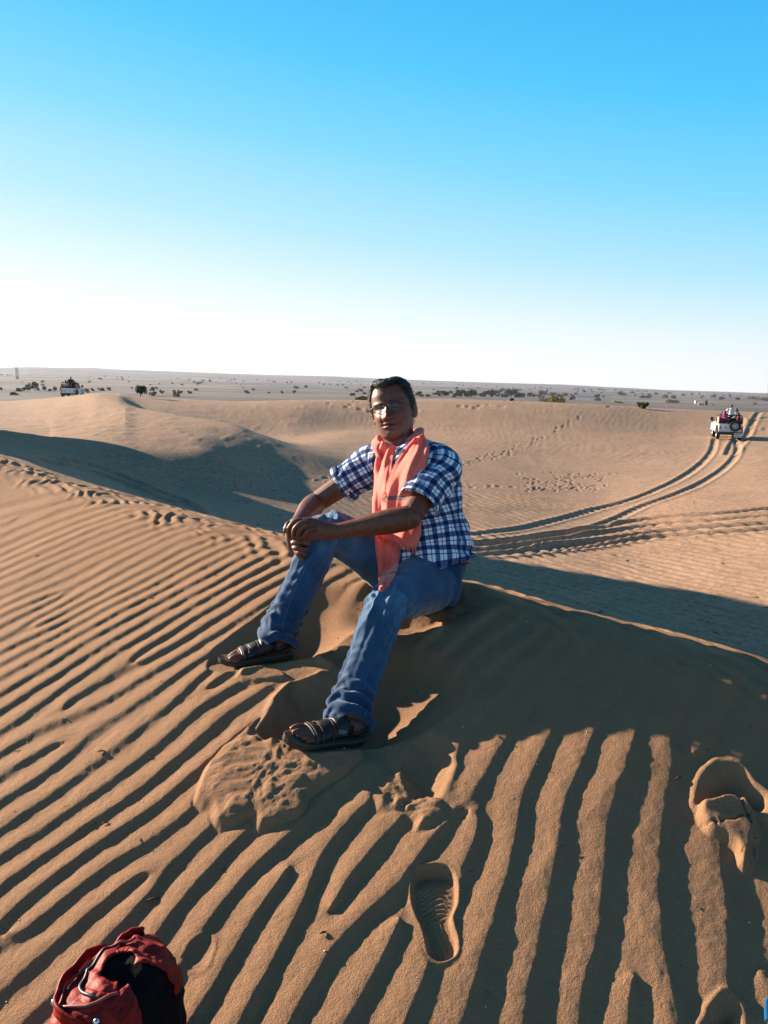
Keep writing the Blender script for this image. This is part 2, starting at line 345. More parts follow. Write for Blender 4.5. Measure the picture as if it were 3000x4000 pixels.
TRK = [([(2793,1712),(2782,1760),(2740,1812),(2640,1880),(2490,1945),(2314,1996),(2050,2062),(1830,2092),(1700,2100)], .15, .042, .022),
       ([(2877,1715),(2880,1765),(2835,1825),(2700,1908),(2500,1985),(2314,2062),(2140,2108),(1830,2140),(1700,2150)], .15, .042, .022),
       ([(3100,1983),(2800,2010),(2500,2035),(2200,2085),(2000,2115),(1830,2128)], .17, .10, .045),
       ([(3100,2010),(2800,2035),(2500,2062),(2200,2110),(2000,2140),(1830,2150)], .14, .08, .045),
       ([(3100,2040),(2800,2062),(2500,2092),(2200,2135),(2000,2155),(1830,2163)], .16, .10, .045),
       ([(3100,2062),(2800,2088),(2500,2112),(2200,2150),(2000,2168),(1830,2172)], .15, .09, .045),
       ([(100,1792),(220,1795),(330,1812),(450,1850),(600,1915),(750,1985),(900,2035)], .20, .09, .03),
       ([(150,1800),(260,1818),(380,1850),(500,1895),(640,1952),(760,1998)], .20, .08, .03),
       ([(2900,1632),(2960,1618),(3050,1600)], .2, .05, .03), ([(2930,1646),(3000,1630),(3050,1622)], .2, .05, .03), ([(2880,1658),(2960,1672),(3050,1685)], .18, .05, .03)]
for pts, wd, dp, hg in TRK: groove(pts, wd, dp, hg, tread=False)
def prints(pts, step, off, dp=.07, rad=.13, jit=.12):
    dp *= .62; rad *= .56; jit *= .9
    g = smooth_line(GP(pts)); L = np.concatenate([[0], np.cumsum(np.hypot(*np.diff(g, axis=0).T))])
    n = int(L[-1] / step)
    for k in range(n):
        t = (k + .5) * step; cx_ = np.interp(t, L, g[:, 0]) + rng.normal() * jit; cy_ = np.interp(t, L, g[:, 1]) + rng.normal() * jit
        tx = np.interp(t + .2, L, g[:, 0]) - np.interp(t - .2, L, g[:, 0]); ty = np.interp(t + .2, L, g[:, 1]) - np.interp(t - .2, L, g[:, 1])
        q = math.hypot(tx, ty) + 1e-6; sd = off * (1 if k % 2 else -1); cx_ += -ty / q * sd; cy_ += tx / q * sd
        kk = np.where((np.abs(x - cx_) < .6) & (np.abs(y - cy_) < .6))[0]
        a = (x[kk] - cx_) * tx / q + (y[kk] - cy_) * ty / q; b = (x[kk] - cx_) * ty / q - (y[kk] - cy_) * tx / q
        rr2 = (a / (rad * 1.5)) ** 2 + (b / rad) ** 2
        d2[kk] += -dp * np.exp(-rr2 ** 2) + .35 * dp * np.exp(-((np.sqrt(rr2) - 1.5) / .4) ** 2)
prints([(2270,1620),(2240,1650),(2180,1680),(2110,1710),(2060,1745),(1950,1770),(1860,1800),(1780,1820)], .55, .16)
prints([(2240,1640),(2150,1690),(2080,1720),(2000,1765),(1900,1790),(1810,1812)], .6, .2)
prints([(1810,1905),(1950,1905),(2100,1912),(2250,1912),(2400,1905)], .6, .15, .06)
prints([(1810,1890),(1900,1898),(2050,1900),(2150,1895)], .7, .2, .05)
prints([(860,1780),(900,1795),(990,1825),(1085,1848),(1200,1868),(1311,1880),(1420,1905)], .42, .16, .07)
prints([(880,1800),(960,1832),(1060,1850),(1180,1872),(1300,1884)], .5, .22, .07)
for k in range(46):
    a_, b_ = rng.uniform(2020, 2420), rng.uniform(1850, 1925); prints([(a_, b_), (a_ + 14, b_ - 5), (a_ + 24, b_ - 8)], .3, 0, .05, .12)
for k in range(36):
    a_, b_ = rng.uniform(1250, 2500), rng.uniform(1566, 1612); prints([(a_, b_), (a_ + 20, b_ - 2), (a_ + 40, b_ + 2)], .9, 0, .10, .3)
DZ[ii, jj] += d2
# far plain: low swells, and the long low hills at the skyline
m = RR > 70
xx = X[:, m]; yy = Y[:, m]; r2 = np.hypot(xx, yy)
HILL = [(-900,1425),(0,1437),(120,1434),(250,1438),(360,1437),(430,1442),(700,1452),(900,1460),(1100,1466),(1300,1470),(1420,1476),(1640,1485),(1800,1491),(2000,1497),(2200,1502),(2340,1510),(2480,1517),(2620,1524),(2800,1529),(3000,1536),(3900,1565)]
ht, hzv = [], []
for a, b in HILL:
    d = ray(a, b); ht.append(math.atan2(d.x, d.y)); hzv.append(d.z / math.hypot(d.x, d.y))
hel = np.interp(TH, ht, hzv)
sw = 1.6 * fbm(xx / 160, yy / 160, 3, 91) * sstep(100, 400, r2) + 5 * fbm(xx / 900, yy / 700, 2, 92) * sstep(500, 1600, r2)
top = (hel[:, None] * 3600 + 8)
hillp = np.clip(top, 6, 90) * sstep(1500, 3600, r2) ** 1.3 * (1 + .05 * fbm(xx / 300, yy / 300, 2, 94) * sstep(3500, 2000, r2))
hillp = np.where(r2 > 3600, np.clip(top, 6, 90) - (r2 - 3600) * .02, hillp)
DZ[:, m] += np.where(r2 < 1500, sw, sw * sstep(3400, 1800, r2)) + hillp
ZT = ZB + DZ
# ------------------------------------------------------------------ materials
def mat(name):
    m = bpy.data.materials.new(name); m.use_nodes = True; t = m.node_tree; b = t.nodes['Principled BSDF']; return m, t, b
def noise_node(t, scale, det=3, rough=.6, coord=None):
    n = N(t, 'ShaderNodeTexNoise'); n.inputs['Scale'].default_value = scale; n.inputs['Detail'].default_value = det; n.inputs['Roughness'].default_value = rough
    if coord is not None: t.links.new(coord, n.inputs['Vector'])
    return n
def rampn(t, src, stops):
    r = N(t, 'ShaderNodeValToRGB'); t.links.new(src, r.inputs[0])
    while len(r.color_ramp.elements) < len(stops): r.color_ramp.elements.new(.5)
    for e, (p, c) in zip(r.color_ramp.elements, stops): e.position = p; e.color = (*c, 1)
    return r
def mixc(t, fac, a, b, mode='MIX'):
    m = N(t, 'ShaderNodeMix', data_type='RGBA', blend_type=mode)
    for i, v in ((0, fac), (6, a), (7, b)):
        if isinstance(v, (int, float)): m.inputs[i].default_value = v
        elif isinstance(v, tuple): m.inputs[i].default_value = (*v, 1)
        else: t.links.new(v, m.inputs[i])
    return m.outputs[2]
def bumpn(t, h, strength, dist, prev=None):
    b = N(t, 'ShaderNodeBump'); b.inputs['Strength'].default_value = strength; b.inputs['Distance'].default_value = dist
    t.links.new(h, b.inputs['Height'])
    if prev is not None: t.links.new(prev, b.inputs['Normal'])
    return b.outputs[0]
def sand_mat(name, near):
    m, t, b = mat(name); tc = N(t, 'ShaderNodeTexCoord'); o = tc.outputs['Object']
    n1 = noise_node(t, .35, 4, .6, o); n2 = noise_node(t, 420 if near else 9, 2, .7, o); n3 = noise_node(t, 9 if near else 2.2, 4, .65, o)
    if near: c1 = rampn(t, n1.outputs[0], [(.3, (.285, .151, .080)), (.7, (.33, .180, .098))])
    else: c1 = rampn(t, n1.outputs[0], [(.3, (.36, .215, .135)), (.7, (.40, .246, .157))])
    c = mixc(t, .55, c1.outputs[0], rampn(t, n2.outputs[0], [(.33, (.45, .45, .45)), (.5, (1, 1, 1)), (.72, (1.3, 1.28, 1.22))]).outputs[0], 'MULTIPLY')
    c = mixc(t, .35, c, rampn(t, n3.outputs[0], [(.3, (.78, .76, .74)), (.65, (1.1, 1.1, 1.1))]).outputs[0], 'MULTIPLY')
    t.links.new(c, b.inputs['Base Color']); b.inputs['Roughness'].default_value = .95; b.inputs['Specular IOR Level'].default_value = .15
    if near:
        nn = bumpn(t, n2.outputs[0], .8, .0022); n4 = noise_node(t, 170, 3, .75, o); nn = bumpn(t, n4.outputs[0], .7, .004, nn)
    else:
        n4 = noise_node(t, 5.5, 4, .75, o); nn = bumpn(t, n4.outputs[0], .30, .03)
        n5 = noise_node(t, 28, 3, .7, o); nn = bumpn(t, n5.outputs[0], .35, .010, nn)
    t.links.new(nn, b.inputs['Normal'])
    return m
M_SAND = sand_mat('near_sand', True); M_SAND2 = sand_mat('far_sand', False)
def plain_mat():
    m, t, b = mat('scrub_plain'); tc = N(t, 'ShaderNodeTexCoord'); o = tc.outputs['Object']
    mp = N(t, 'ShaderNodeMapping'); t.links.new(o, mp.inputs[0]); mp.inputs['Scale'].default_value = (.35, 1, 1)
    n1 = noise_node(t, .009, 5, .7, mp.outputs[0]); n2 = noise_node(t, .12, 4, .75, o)
    c1 = rampn(t, n1.outputs[0], [(.38, (.038, .027, .024)), (.5, (.092, .063, .050)), (.62, (.20, .14, .105))])
    c = mixc(t, .7, c1.outputs[0], rampn(t, n2.outputs[0], [(.36, (.45, .47, .42)), (.55, (1, 1, 1))]).outputs[0], 'MULTIPLY')
    t.links.new(c, b.inputs['Base Color']); b.inputs['Roughness'].default_value = 1
    t.links.new(bumpn(t, n2.outputs[0], .4, 1.2), b.inputs['Normal']); return m
M_PLAIN = plain_mat()
def make_sheet(name, j0, j1, ma):
    ni = len(TH); nj = j1 - j0
    co = np.empty((ni, nj, 3), np.float32); co[..., 0] = X[:, j0:j1]; co[..., 1] = Y[:, j0:j1]; co[..., 2] = ZT[:, j0:j1] + CAM.z
    # last column wraps to the first (pi == -pi): same place
    a = (np.arange(ni - 1)[:, None] * nj + np.arange(nj - 1)[None]).ravel()
    f = np.stack([a, a + 1, a + nj + 1, a + nj], 1).astype(np.int32)
    me = bpy.data.meshes.new(name); me.vertices.add(ni * nj); me.vertices.foreach_set('co', co.ravel())
    me.loops.add(f.size); me.loops.foreach_set('vertex_index', f.ravel()); me.polygons.add(len(f))
    me.polygons.foreach_set('loop_start', np.arange(0, f.size, 4, dtype=np.int32)); me.polygons.foreach_set('loop_total', np.full(len(f), 4, np.int32))
    me.polygons.foreach_set('use_smooth', np.ones(len(f), bool)); me.update(calc_edges=True); me.validate()
    o = bpy.data.objects.new(name, me); col.objects.link(o); me.materials.append(ma); o['kind'] = 'structure'; return o
ja = int(np.searchsorted(RR, 9.0)); jb = int(np.searchsorted(RR, 84.0)); jc = int(np.searchsorted(RR, 1500))
print('grid', len(TH), len(RR), ja, jb)
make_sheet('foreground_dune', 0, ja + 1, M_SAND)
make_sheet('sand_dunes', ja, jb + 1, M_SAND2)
make_sheet('desert_plain', jb, jc + 1, M_PLAIN)
make_sheet('hills', jc, len(RR), M_PLAIN)
# ------------------------------------------------------------------ object helpers
class MB:
    """collects verts and faces, then links them as one mesh object"""
    def __init__(s): s.v = []; s.f = []; s.uv = []
    def add(s, vs, fs, uv=None):
        o = len(s.v); s.v += [tuple(p) for p in vs]; s.f += [tuple(i + o for i in f) for f in fs]
        s.uv += list(uv) if uv is not None else [(0, 0)] * len(vs)
    def grid(s, P2, closed_u=False, closed_v=False, uv=None):
        """P2[i][j] -> quad sheet"""
        ni, nj = len(P2), len(P2[0]); vs = [p for row in P2 for p in row]; fs = []
        for i in range(ni - (0 if closed_u else 1)):
            for j in range(nj - (0 if closed_v else 1)):
                a = i * nj + j; b = i * nj + (j + 1) % nj; c = ((i + 1) % ni) * nj + (j + 1) % nj; d = ((i + 1) % ni) * nj + j
                fs.append((a, b, c, d))
        s.add(vs, fs, [q for row in uv for q in row] if uv is not None else None)
    def loft(s, path, side, n=20, sub=4, caps=True, ex=1.0, fn=None):
        """path: (point, ra, rb) ; ra along `side`, rb across it"""
        pts = smooth_line([list(p) + [a, b] for p, a, b in path], sub)
        C = pts[:, :3]; rows = []; uvs = []; L = 0
        sd = Vector(side)
        for i in range(len(C)):
            t = Vector(C[min(i + 1, len(C) - 1)] - C[max(i - 1, 0)]).normalized()
            a = (sd - t * sd.dot(t))
            a = a.normalized() if a.length > 1e-5 else t.orthogonal().normalized()
            sd = a; b = t.cross(a)
            if i: L += float(np.linalg.norm(C[i] - C[i - 1]))
            row = []; u_ = []
            for k in range(n):
                th = 2 * math.pi * k / n; ca, sa = math.cos(th), math.sin(th)
                ca = math.copysign(abs(ca) ** ex, ca); sa = math.copysign(abs(sa) ** ex, sa)
                q = Vector(C[i]) + a * ca * pts[i, 3] + b * sa * pts[i, 4]
                if fn: q = q + fn(L, th, (a * ca + b * sa).normalized())
                row.append(q); u_.append((th * (pts[i, 3] + pts[i, 4]) * .5, L))
            rows.append(row); uvs.append(u_)
        o = len(s.v); s.grid(rows, closed_v=True, uv=uvs)
        if caps:
            s.f.append(tuple(o + k for k in range(n))[::-1]); e = o + (len(rows) - 1) * n; s.f.append(tuple(e + k for k in range(n)))
        return rows
    def tube(s, pts, r, n=8, sub=1, caps=True):
        pts = [Vector(p) for p in pts]
        rs = r if isinstance(r, (list, tuple)) else [r] * len(pts)
        d = (pts[1] - pts[0]).normalized(); side = d.orthogonal()
        if sub > 1 and len(pts) > 2: s.loft([(p, q, q) for p, q in zip(pts, rs)], side, n, sub, caps)
        else:
            rows = []; sd = side
            for i, p in enumerate(pts):
                t = (pts[min(i + 1, len(pts) - 1)] - pts[max(i - 1, 0)]).normalized(); a = (sd - t * sd.dot(t)).normalized(); sd = a; b = t.cross(a)
                rows.append([p + (a * math.cos(2 * math.pi * k / n) + b * math.sin(2 * math.pi * k / n)) * rs[i] for k in range(n)])
            o = len(s.v); s.grid(rows, closed_v=True)
            if caps: s.f.append(tuple(o + k for k in range(n))[::-1]); e = o + (len(rows) - 1) * n; s.f.append(tuple(e + k for k in range(n)))
    def box(s, c, h, M=None, taper=1.0):
        c = Vector(c); vs = []
        for z in (-1, 1):
            for y in (-1, 1):
                for x in (-1, 1):
                    k = taper if z > 0 else 1
                    q = Vector((x * h[0] * k, y * h[1] * k, z * h[2])); vs.append(c + (M @ q if M else q))
        s.add(vs, [(0, 2, 3, 1), (4, 5, 7, 6), (0, 1, 5, 4), (2, 6, 7, 3), (0, 4, 6, 2), (1, 3, 7, 5)])
    def ball(s, c, r, n=12, M=None, z0=-1.0):
        c = Vector(c); r = r if isinstance(r, (tuple, list)) else (r, r, r); rows = []
        for i in range(n + 1):
            ph = math.pi * i / n; rows.append([])
            for k in range(n * 2):
                th = math.pi * k / n; q = Vector((r[0] * math.sin(ph) * math.cos(th), r[1] * math.sin(ph) * math.sin(th), r[2] * max(math.cos(ph), z0)))
                rows[-1].append(c + (M @ q if M else q))
        s.grid(rows, closed_v=True)
    def build(s, name, ma=None, parent=None, smooth=True, uv=False, loc=None):
        me = bpy.data.meshes.new(name); base = Vector(loc) if loc is not None else None
        vs = s.v if base is None else [(p[0] - base.x, p[1] - base.y, p[2] - base.z) for p in s.v]
        me.from_pydata(vs, [], s.f); me.update()
        if smooth: me.polygons.foreach_set('use_smooth', [True] * len(me.polygons))
        if uv:
            l = me.uv_layers.new(name='uv'); idx = np.empty(len(me.loops), np.int32); me.loops.foreach_get('vertex_index', idx)
            l.data.foreach_set('uv', np.array(s.uv, np.float32)[idx].ravel())
        o = bpy.data.objects.new(name, me); col.objects.link(o)
        if ma: me.materials.append(ma)
        if base is not None: o.location = base
        if parent: o.parent = parent
        return o
def remeshed(mb, voxel, smooth_it=2, name='tmp'):
    o = mb.build(name)
    m = o.modifiers.new('r', 'REMESH'); m.mode = 'VOXEL'; m.voxel_size = voxel; m.use_smooth_shade = True
    if smooth_it: k = o.modifiers.new('s', 'SMOOTH'); k.iterations = smooth_it; k.factor = .5
    dg = bpy.context.evaluated_depsgraph_get(); me = bpy.data.meshes.new_from_object(o.evaluated_get(dg))
    old = o.data; bpy.data.objects.remove(o); bpy.data.meshes.remove(old); me.name = name
    return me
def link_mesh(me, name, ma, parent=None):
    me.materials.clear(); me.materials.append(ma); o = bpy.data.objects.new(name, me); me.name = name; col.objects.link(o)
    if parent: o.parent = parent
    return o
def vco(me):
    a = np.empty(len(me.vertices) * 3, np.float32); me.vertices.foreach_get('co', a); return a.reshape(-1, 3).astype(np.float64)
def vno(me):
    a = np.empty(len(me.vertices) * 3, np.float32); me.vertices.foreach_get('normal', a); return a.reshape(-1, 3).astype(np.float64)
def setco(me, c): me.vertices.foreach_set('co', c.astype(np.float32).ravel()); me.update()
def empty(name, loc, label, cat, group=None, rz=0):
    o = bpy.data.objects.new(name, None); col.objects.link(o); o.location = loc; o.rotation_euler = (0, 0, rz); o.empty_display_size = .2
    o['label'] = label; o['category'] = cat
    if group: o['group'] = group
    return o
def tag(o, label, cat, group=None):
    o['label'] = label; o['category'] = cat
    if group: o['group'] = group
    return o
def bone_coords(c, a, b):
    """parameter along bone and distance from it"""
    a = np.array(a); b = np.array(b); d = b - a; L = np.linalg.norm(d); t = (c - a) @ d / (L * L); tc_ = np.clip(t, 0, 1)
    q = c - (a + tc_[:, None] * d); return t, np.linalg.norm(q, axis=1), q, L
def solid(name, colr, rough=.6, spec=.4, metal=0, bump=None):
    m, t, b = mat(name); b.inputs['Base Color'].default_value = (*colr, 1); b.inputs['Roughness'].default_value = rough
    b.inputs['Specular IOR Level'].default_value = spec; b.inputs['Metallic'].default_value = metal
    if bump:
        tc = N(t, 'ShaderNodeTexCoord'); n = noise_node(t, bump[0], 3, .6, tc.outputs['Object'])
        t.links.new(bumpn(t, n.outputs[0], bump[1], bump[2]), b.inputs['Normal'])
        c = mixc(t, .5, colr, rampn(t, n.outputs[0], [(.3, tuple(x * .6 for x in colr)), (.7, tuple(min(1, x * 1.25) for x in colr))]).outputs[0]); t.links.new(c, b.inputs['Base Color'])
    return m
# ------------------------------------------------------------------ the seated man
K = .96
J = dict(hipL=P(1690,2262,3.02*K), hipR=P(1590,2245,3.17*K), kneeL=P(1512,2352,2.72*K), ankL=P(1352,2800,2.33), kneeR=P(1283,2060,2.96*K), ankR=P(1082,2478,2.74),
         shL=P(1728,1822,2.99*K), shR=P(1470,1806,3.2*K), elL=P(1600,2022,2.86*K), wrL=P(1310,2076,2.86*K), elR=P(1232,1965,3.25*K), wrR=P(1160,2045,2.98*K),
         neck=P(1578,1775,3.12*K), head=P(1536,1606,3.11*K))
ax_ = CR @ Vector((0, 0, -1)); ir = CR @ Vector((1, 0, 0)); iu = CR @ Vector((0, 1, 0))
hc = (J['hipL'] + J['hipR']) / 2
man = empty('person', (hc.x, hc.y, gz(hc.x, hc.y, ZT)), 'man in checked shirt, jeans and salmon scarf sitting on the dune crest', 'person')
def under(o): o.parent = man; o.matrix_parent_inverse = Matrix.Translation(-man.location); return o
# head frame
hw = J['head']; toc = (CAM - hw).normalized()
fwd = (toc - ir * .27 + iu * .06).normalized()
hup = (iu - ir * .16); hup = (hup - fwd * hup.dot(fwd)).normalized(); hx = hup.cross(-fwd).normalized()
if hx.dot(ir) < 0: hx = -hx
HM = Matrix((hx, fwd, hup)).transposed()
HS = .97
def H2W(p): return hw + HM @ (Vector(p) * HS)
RING = [(.121,.012,.012,.018),(.116,.036,.042,.048),(.104,.057,.068,.073),(.085,.069,.080,.089),(.06,.0755,.087,.098),(.03,.0775,.0885,.101),(0,.0765,.0865,.098),(-.03,.0745,.087,.088),(-.055,.0715,.088,.070),(-.078,.0655,.086,.050),(-.098,.054,.080,.03),(-.112,.036,.068,.01),(-.118,.012,.045,-.012)]
def head_pt(zv, a, off=0):
    R_ = np.array(RING)[::-1]; w_ = np.interp(zv, R_[:, 0], R_[:, 1]) + off; f_ = np.interp(zv, R_[:, 0], R_[:, 2]) + off; b_ = np.interp(zv, R_[:, 0], R_[:, 3]) + off
    x = w_ * math.copysign(abs(math.sin(a)) ** .88, math.sin(a)); c = math.cos(a)
    y = (f_ * abs(c) ** .92) if c > 0 else -b_ * abs(c) ** .9
    if c > 0 and off == 0:
        g = lambda cx, cz, sx_, sz_, am: am * math.exp(-((abs(x) if cx > 0 else x) - cx) ** 2 / (2 * sx_ ** 2) - (zv - cz) ** 2 / (2 * sz_ ** 2))
        d = 0
        nt_ = min(max((.02 - zv) / .05, 0), 1)
        if zv > -.045: 
            am = (.007 + .025 * nt_) * (1 if zv > -.033 else max(0, 1 - (-.033 - zv) / .009)) * (1 if zv < .012 else max(0, 1 - (zv - .012) / .02))
            d += am * math.exp(-x * x / (2 * (.0075 + .004 * nt_) ** 2))
        d += g(.0145, -.031, .0055, .006, .010) + g(.031, .008, .015, .010, -.015) + g(.031, .003, .011, .006, .008) + g(.028, .024, .02, .006, .008)
        d += g(.040, -.026, .016, .014, .006) + g(0, -.051, .018, .004, .0065) + g(0, -.064, .015, .005, .0075) + g(0, -.0575, .024, .002, -.007) + g(0, -.075, .014, .004, -.004) + g(0, -.092, .017, .011, .007)
        d += g(.026, -.045, .004, .012, -.003) + g(0, .06, .04, .02, .003)
        y += d
    return (x, y, zv)
def bodymesh():
    b = MB()
    zs = np.concatenate([np.linspace(.1212, .11, 6), np.linspace(.107, -.105, 96), np.linspace(-.108, -.1185, 6)])
    rows = [[H2W(head_pt(z, 2 * math.pi * k / 120)) for k in range(120)] for z in zs]
    o = len(b.v); b.grid(rows, closed_v=True); b.f.append(tuple(o + k for k in range(120))[::-1]); e = o + (len(rows) - 1) * 120; b.f.append(tuple(e + k for k in range(120)))
    for sx_ in (-1, 1):      # ears
        M = HM @ Matrix.Rotation(sx_ * math.radians(22), 3, 'Z')
        b.ball(H2W((sx_ * .082, -.012, -.006)), (.008, .019, .032), 8, M); b.ball(H2W((sx_ * .079, -.004, -.028)), (.007, .011, .012), 6, M)
        b.tube([H2W((sx_ * (.084 + .004 * math.sin(t)), -.014 + .018 * math.cos(t), .0 + .027 * math.sin(t))) for t in np.linspace(-.9, 3.6, 12)], .0045, 6)
    J2 = J; nb = J['neck']
    b.loft([(H2W((0, -.012, -.04)), .062, .060), (H2W((0, -.012, -.085)), .060, .060), (nb.lerp(H2W((0, -.02, -.09)), .4), .062, .062), (nb, .062, .058), (nb - iu * .03 + ax_ * .02, .05, .04)], hx, 28)
    chest = (J['shL'] + J['shR']) / 2
    sd = (J['shL'] - J['shR']).normalized()
    b.loft([(nb - iu * .04 + ax_ * .02, .05, .035), (chest - iu * .02 + ax_ * .015, .11, .045), (chest.lerp(hc, .4), .12, .07), (chest.lerp(hc, .8), .12, .07), (hc, .12, .08)], sd, 24)
    for s_ in 'LR':
        sh, el, wr = J['sh' + s_], J['el' + s_], J['wr' + s_]
        b.loft([(sh.lerp(chest, .4), .055, .055), (sh, .056, .056), (sh.lerp(el, .3), .049, .049), (sh.lerp(el, .65), .044, .045), (sh.lerp(el, .92), .041, .041)], sd, 20)
        fa = (wr - el).normalized(); 
        b.loft([(el - fa * .022, .030, .032), (el, .040, .042), (el.lerp(wr, .18), .0435, .045), (el.lerp(wr, .38), .041, .043), (el.lerp(wr, .7), .029, .032), (el.lerp(wr, .92), .023, .027), (wr + fa * .012, .023, .027)], ax_, 20)
        b.ball(el - (sh - el).normalized() * -.0, .041, 10)
    # shins and ankles (mostly inside the jeans)
    for s_ in 'LR':
        kn, an = J['knee' + s_], J['ank' + s_]
        b.loft([(J['hip' + s_], .07, .07), (J['hip' + s_].lerp(kn, .5), .06, .06), (kn, .034, .034), (kn.lerp(an, .3), .048, .05), (kn.lerp(an, .8), .034, .036), (an, .033, .036)], ir, 18)
    return b
bm_ = bodymesh()
def finger(pts, rs):
    pts = list(pts); d = (pts[-1] - pts[-2]).normalized(); r = rs[-1]
    bm_.tube(pts + [pts[-1] + d * r * .55, pts[-1] + d * r * .95], list(rs) + [r * .86, r * .45], 10, 4)
# hands: fingers as polylines in photo pixels with depth
def HP(a, b_, z): return P(a, b_, z)
Zh = 2.745
# left hand, back of the hand towards the lens, lying over the other
bm_.loft([(P(1318,2077,Zh), .025, .027), (P(1285,2075,Zh), .024, .030), (P(1250,2072,Zh-.006), .020, .036), (P(1212,2066,Zh-.010), .018, .040), (P(1180,2060,Zh-.008), .014, .035)], ax_, 20)
LF = [[(1190,2038,Zh-.004),(1158,2034,Zh-.014),(1133,2056,Zh-.012),(1127,2082,Zh-.004),(1128,2098,Zh+.004)],
      [(1205,2044,Zh-.012),(1178,2043,Zh-.028),(1153,2062,Zh-.028),(1146,2086,Zh-.018),(1150,2106,Zh-.008)],
      [(1222,2054,Zh-.016),(1196,2052,Zh-.034),(1174,2070,Zh-.036),(1165,2090,Zh-.026),(1169,2104,Zh-.014)],
      [(1236,2068,Zh-.016),(1216,2068,Zh-.036),(1198,2080,Zh-.040),(1190,2094,Zh-.032),(1193,2104,Zh-.02)]]
for f in LF: finger([P(*q) for q in f], [.0108, .0095, .0086, .0080, .0070])
finger([P(1262,2074,Zh+.005), P(1235,2092,Zh-.006), P(1214,2104,Zh-.008), P(1200,2108,Zh-.004)], [.014, .0115, .010, .008])
# right hand under it, fingers wrapping back towards the right
bm_.loft([(J['wrR'], .027, .024), (P(1150,2066,Zh+.045), .030, .020), (P(1150,2092,Zh+.035), .034, .018), (P(1160,2122,Zh+.03), .036, .017), (P(1172,2140,Zh+.03), .03, .015)], ir, 20)
for k, (y0, y1, xl, xr) in enumerate([(2098,2104,1150,1212),(2118,2123,1142,1206),(2138,2146,1146,1196),(2155,2166,1158,1192)]):
    finger([P(xl+26,y0-4,Zh+.026), P(xl+5,y0-1,Zh+.010), P(xl+5,y0+2,Zh-.008), P((xl+xr)/2,(y0+y1)/2-1,Zh-.018), P(xr,y1,Zh-.010)], [.0096, .0092, .0086, .0080, .0068])
finger([P(1156,2146,Zh+.018), P(1166,2166,Zh+.004), P(1180,2182,Zh-.002)], [.0115, .0105, .0088])
finger([P(1150,2056,Zh+.03), P(1128,2046,Zh+.01), P(1119,2062,Zh+.0), P(1114,2074,Zh+.0)], [.012, .0105, .0095, .008])
# feet
FEET = {}
def foot_frame(heel, toe, roll):
    f = (toe - heel).normalized(); up0 = Vector((0, 0, 1)); s = f.cross(up0).normalized(); u_ = s.cross(f).normalized()
    s2 = s * math.cos(roll) + u_ * math.sin(roll); u2 = s2.cross(f).normalized() if s2.cross(f).dot(up0) > 0 else f.cross(s2).normalized()
    return Matrix((f, s2, u2)).transposed()
FEET['L'] = (FOOT['L'][0], FOOT['L'][1], math.radians(13))      # heel, toe centre on the sole
FEET['R'] = (FOOT['R'][0], FOOT['R'][1], math.radians(4))
def foot_w(x): return np.interp(x, [-.015, .0, .04, .1, .15, .19, .22, .25], [.014, .026, .031, .031, .038, .044, .042, .03])
def foot_h(x): return np.interp(x, [-.015, .0, .04, .08, .12, .16, .19, .22, .25], [.03, .055, .072, .070, .056, .042, .032, .026, .022])
for s_, (he, to, rl) in list(FEET.items()):
    M = foot_frame(he, to, rl); sc = (to - he).length / .262; T = (lambda x, y, z, he=he, M=M, sc=sc: he + M @ Vector((x * sc, y * sc, z * sc)))
    FEET[s_] = (T, M, sc); inner = 1 if s_ == 'L' else -1
    bm_.loft([(T(x, 0, foot_h(x) * .5), foot_w(x) * sc, foot_h(x) * .5 * sc) for x in (-.012, .0, .03, .06, .1, .14, .18, .2)], M @ Vector((0, 1, 0)), 22)
    an = J['ank' + s_]
    bm_.loft([(an.lerp(J['knee' + s_], .1), .034, .036), (an, .033, .035), (T(.045, 0, .045), .030, .038)], M @ Vector((0, 1, 0)), 18)
    for k, (ty, tx, tr_) in enumerate([(.030, .245, .0125), (.012, .248, .0095), (-.003, .240, .009), (-.018, .230, .0085), (-.031, .216, .0085)]):
        bm_.tube([T(.17, ty * inner, .018), T(tx - .03, ty * 1.05 * inner, .020), T(tx - .012, ty * 1.05 * inner, .016), T(tx, ty * 1.05 * inner, .011)], [tr_ * .9 * sc, tr_ * sc, tr_ * sc, tr_ * .7 * sc], 10, 3)
me = remeshed(bm_, .0023, 0, 'person_body')
c = vco(me)
# skin tint from head-local coordinates
HMi = np.array(HM.inverted()); hl = (c - np.array(hw)) @ HMi.T / HS
inhead = (np.abs(hl[:, 0]) < .1) & (hl[:, 2] > -.13) & (hl[:, 2] < .13) & (hl[:, 1] > -.11)
front = inhead & (hl[:, 1] > .035)
x_, z_ = hl[:, 0], hl[:, 2]
dark = np.zeros(len(c)); lip = np.zeros(len(c)); gry = np.zeros(len(c))
gauss = lambda cx, cz, sx_, sz_: np.exp(-(np.abs(x_) - cx) ** 2 / (2 * sx_ ** 2) - (z_ - cz) ** 2 / (2 * sz_ ** 2))
dark += front * np.clip(1.5 * np.exp(-((np.abs(x_) - .030) / .019) ** 4 - ((z_ - .0245 + .10 * np.abs(np.abs(x_) - .026)) / .0040) ** 2), 0, 1)      # brows
dark += front * .85 * np.exp(-((np.abs(x_) - .031) / .013) ** 4 - ((z_ - .0045) / .0022) ** 2)                                                          # narrowed eyes
dark += front * .8 * np.exp(-(x_ / .023) ** 4 - ((z_ + .0575) / .0018) ** 2)
dark += front * .45 * gauss(0.008, -.041, .005, .0025)
lip = front * np.clip(np.exp(-(x_ / .021) ** 4 - ((z_ + .058) / .009) ** 4), 0, 1)
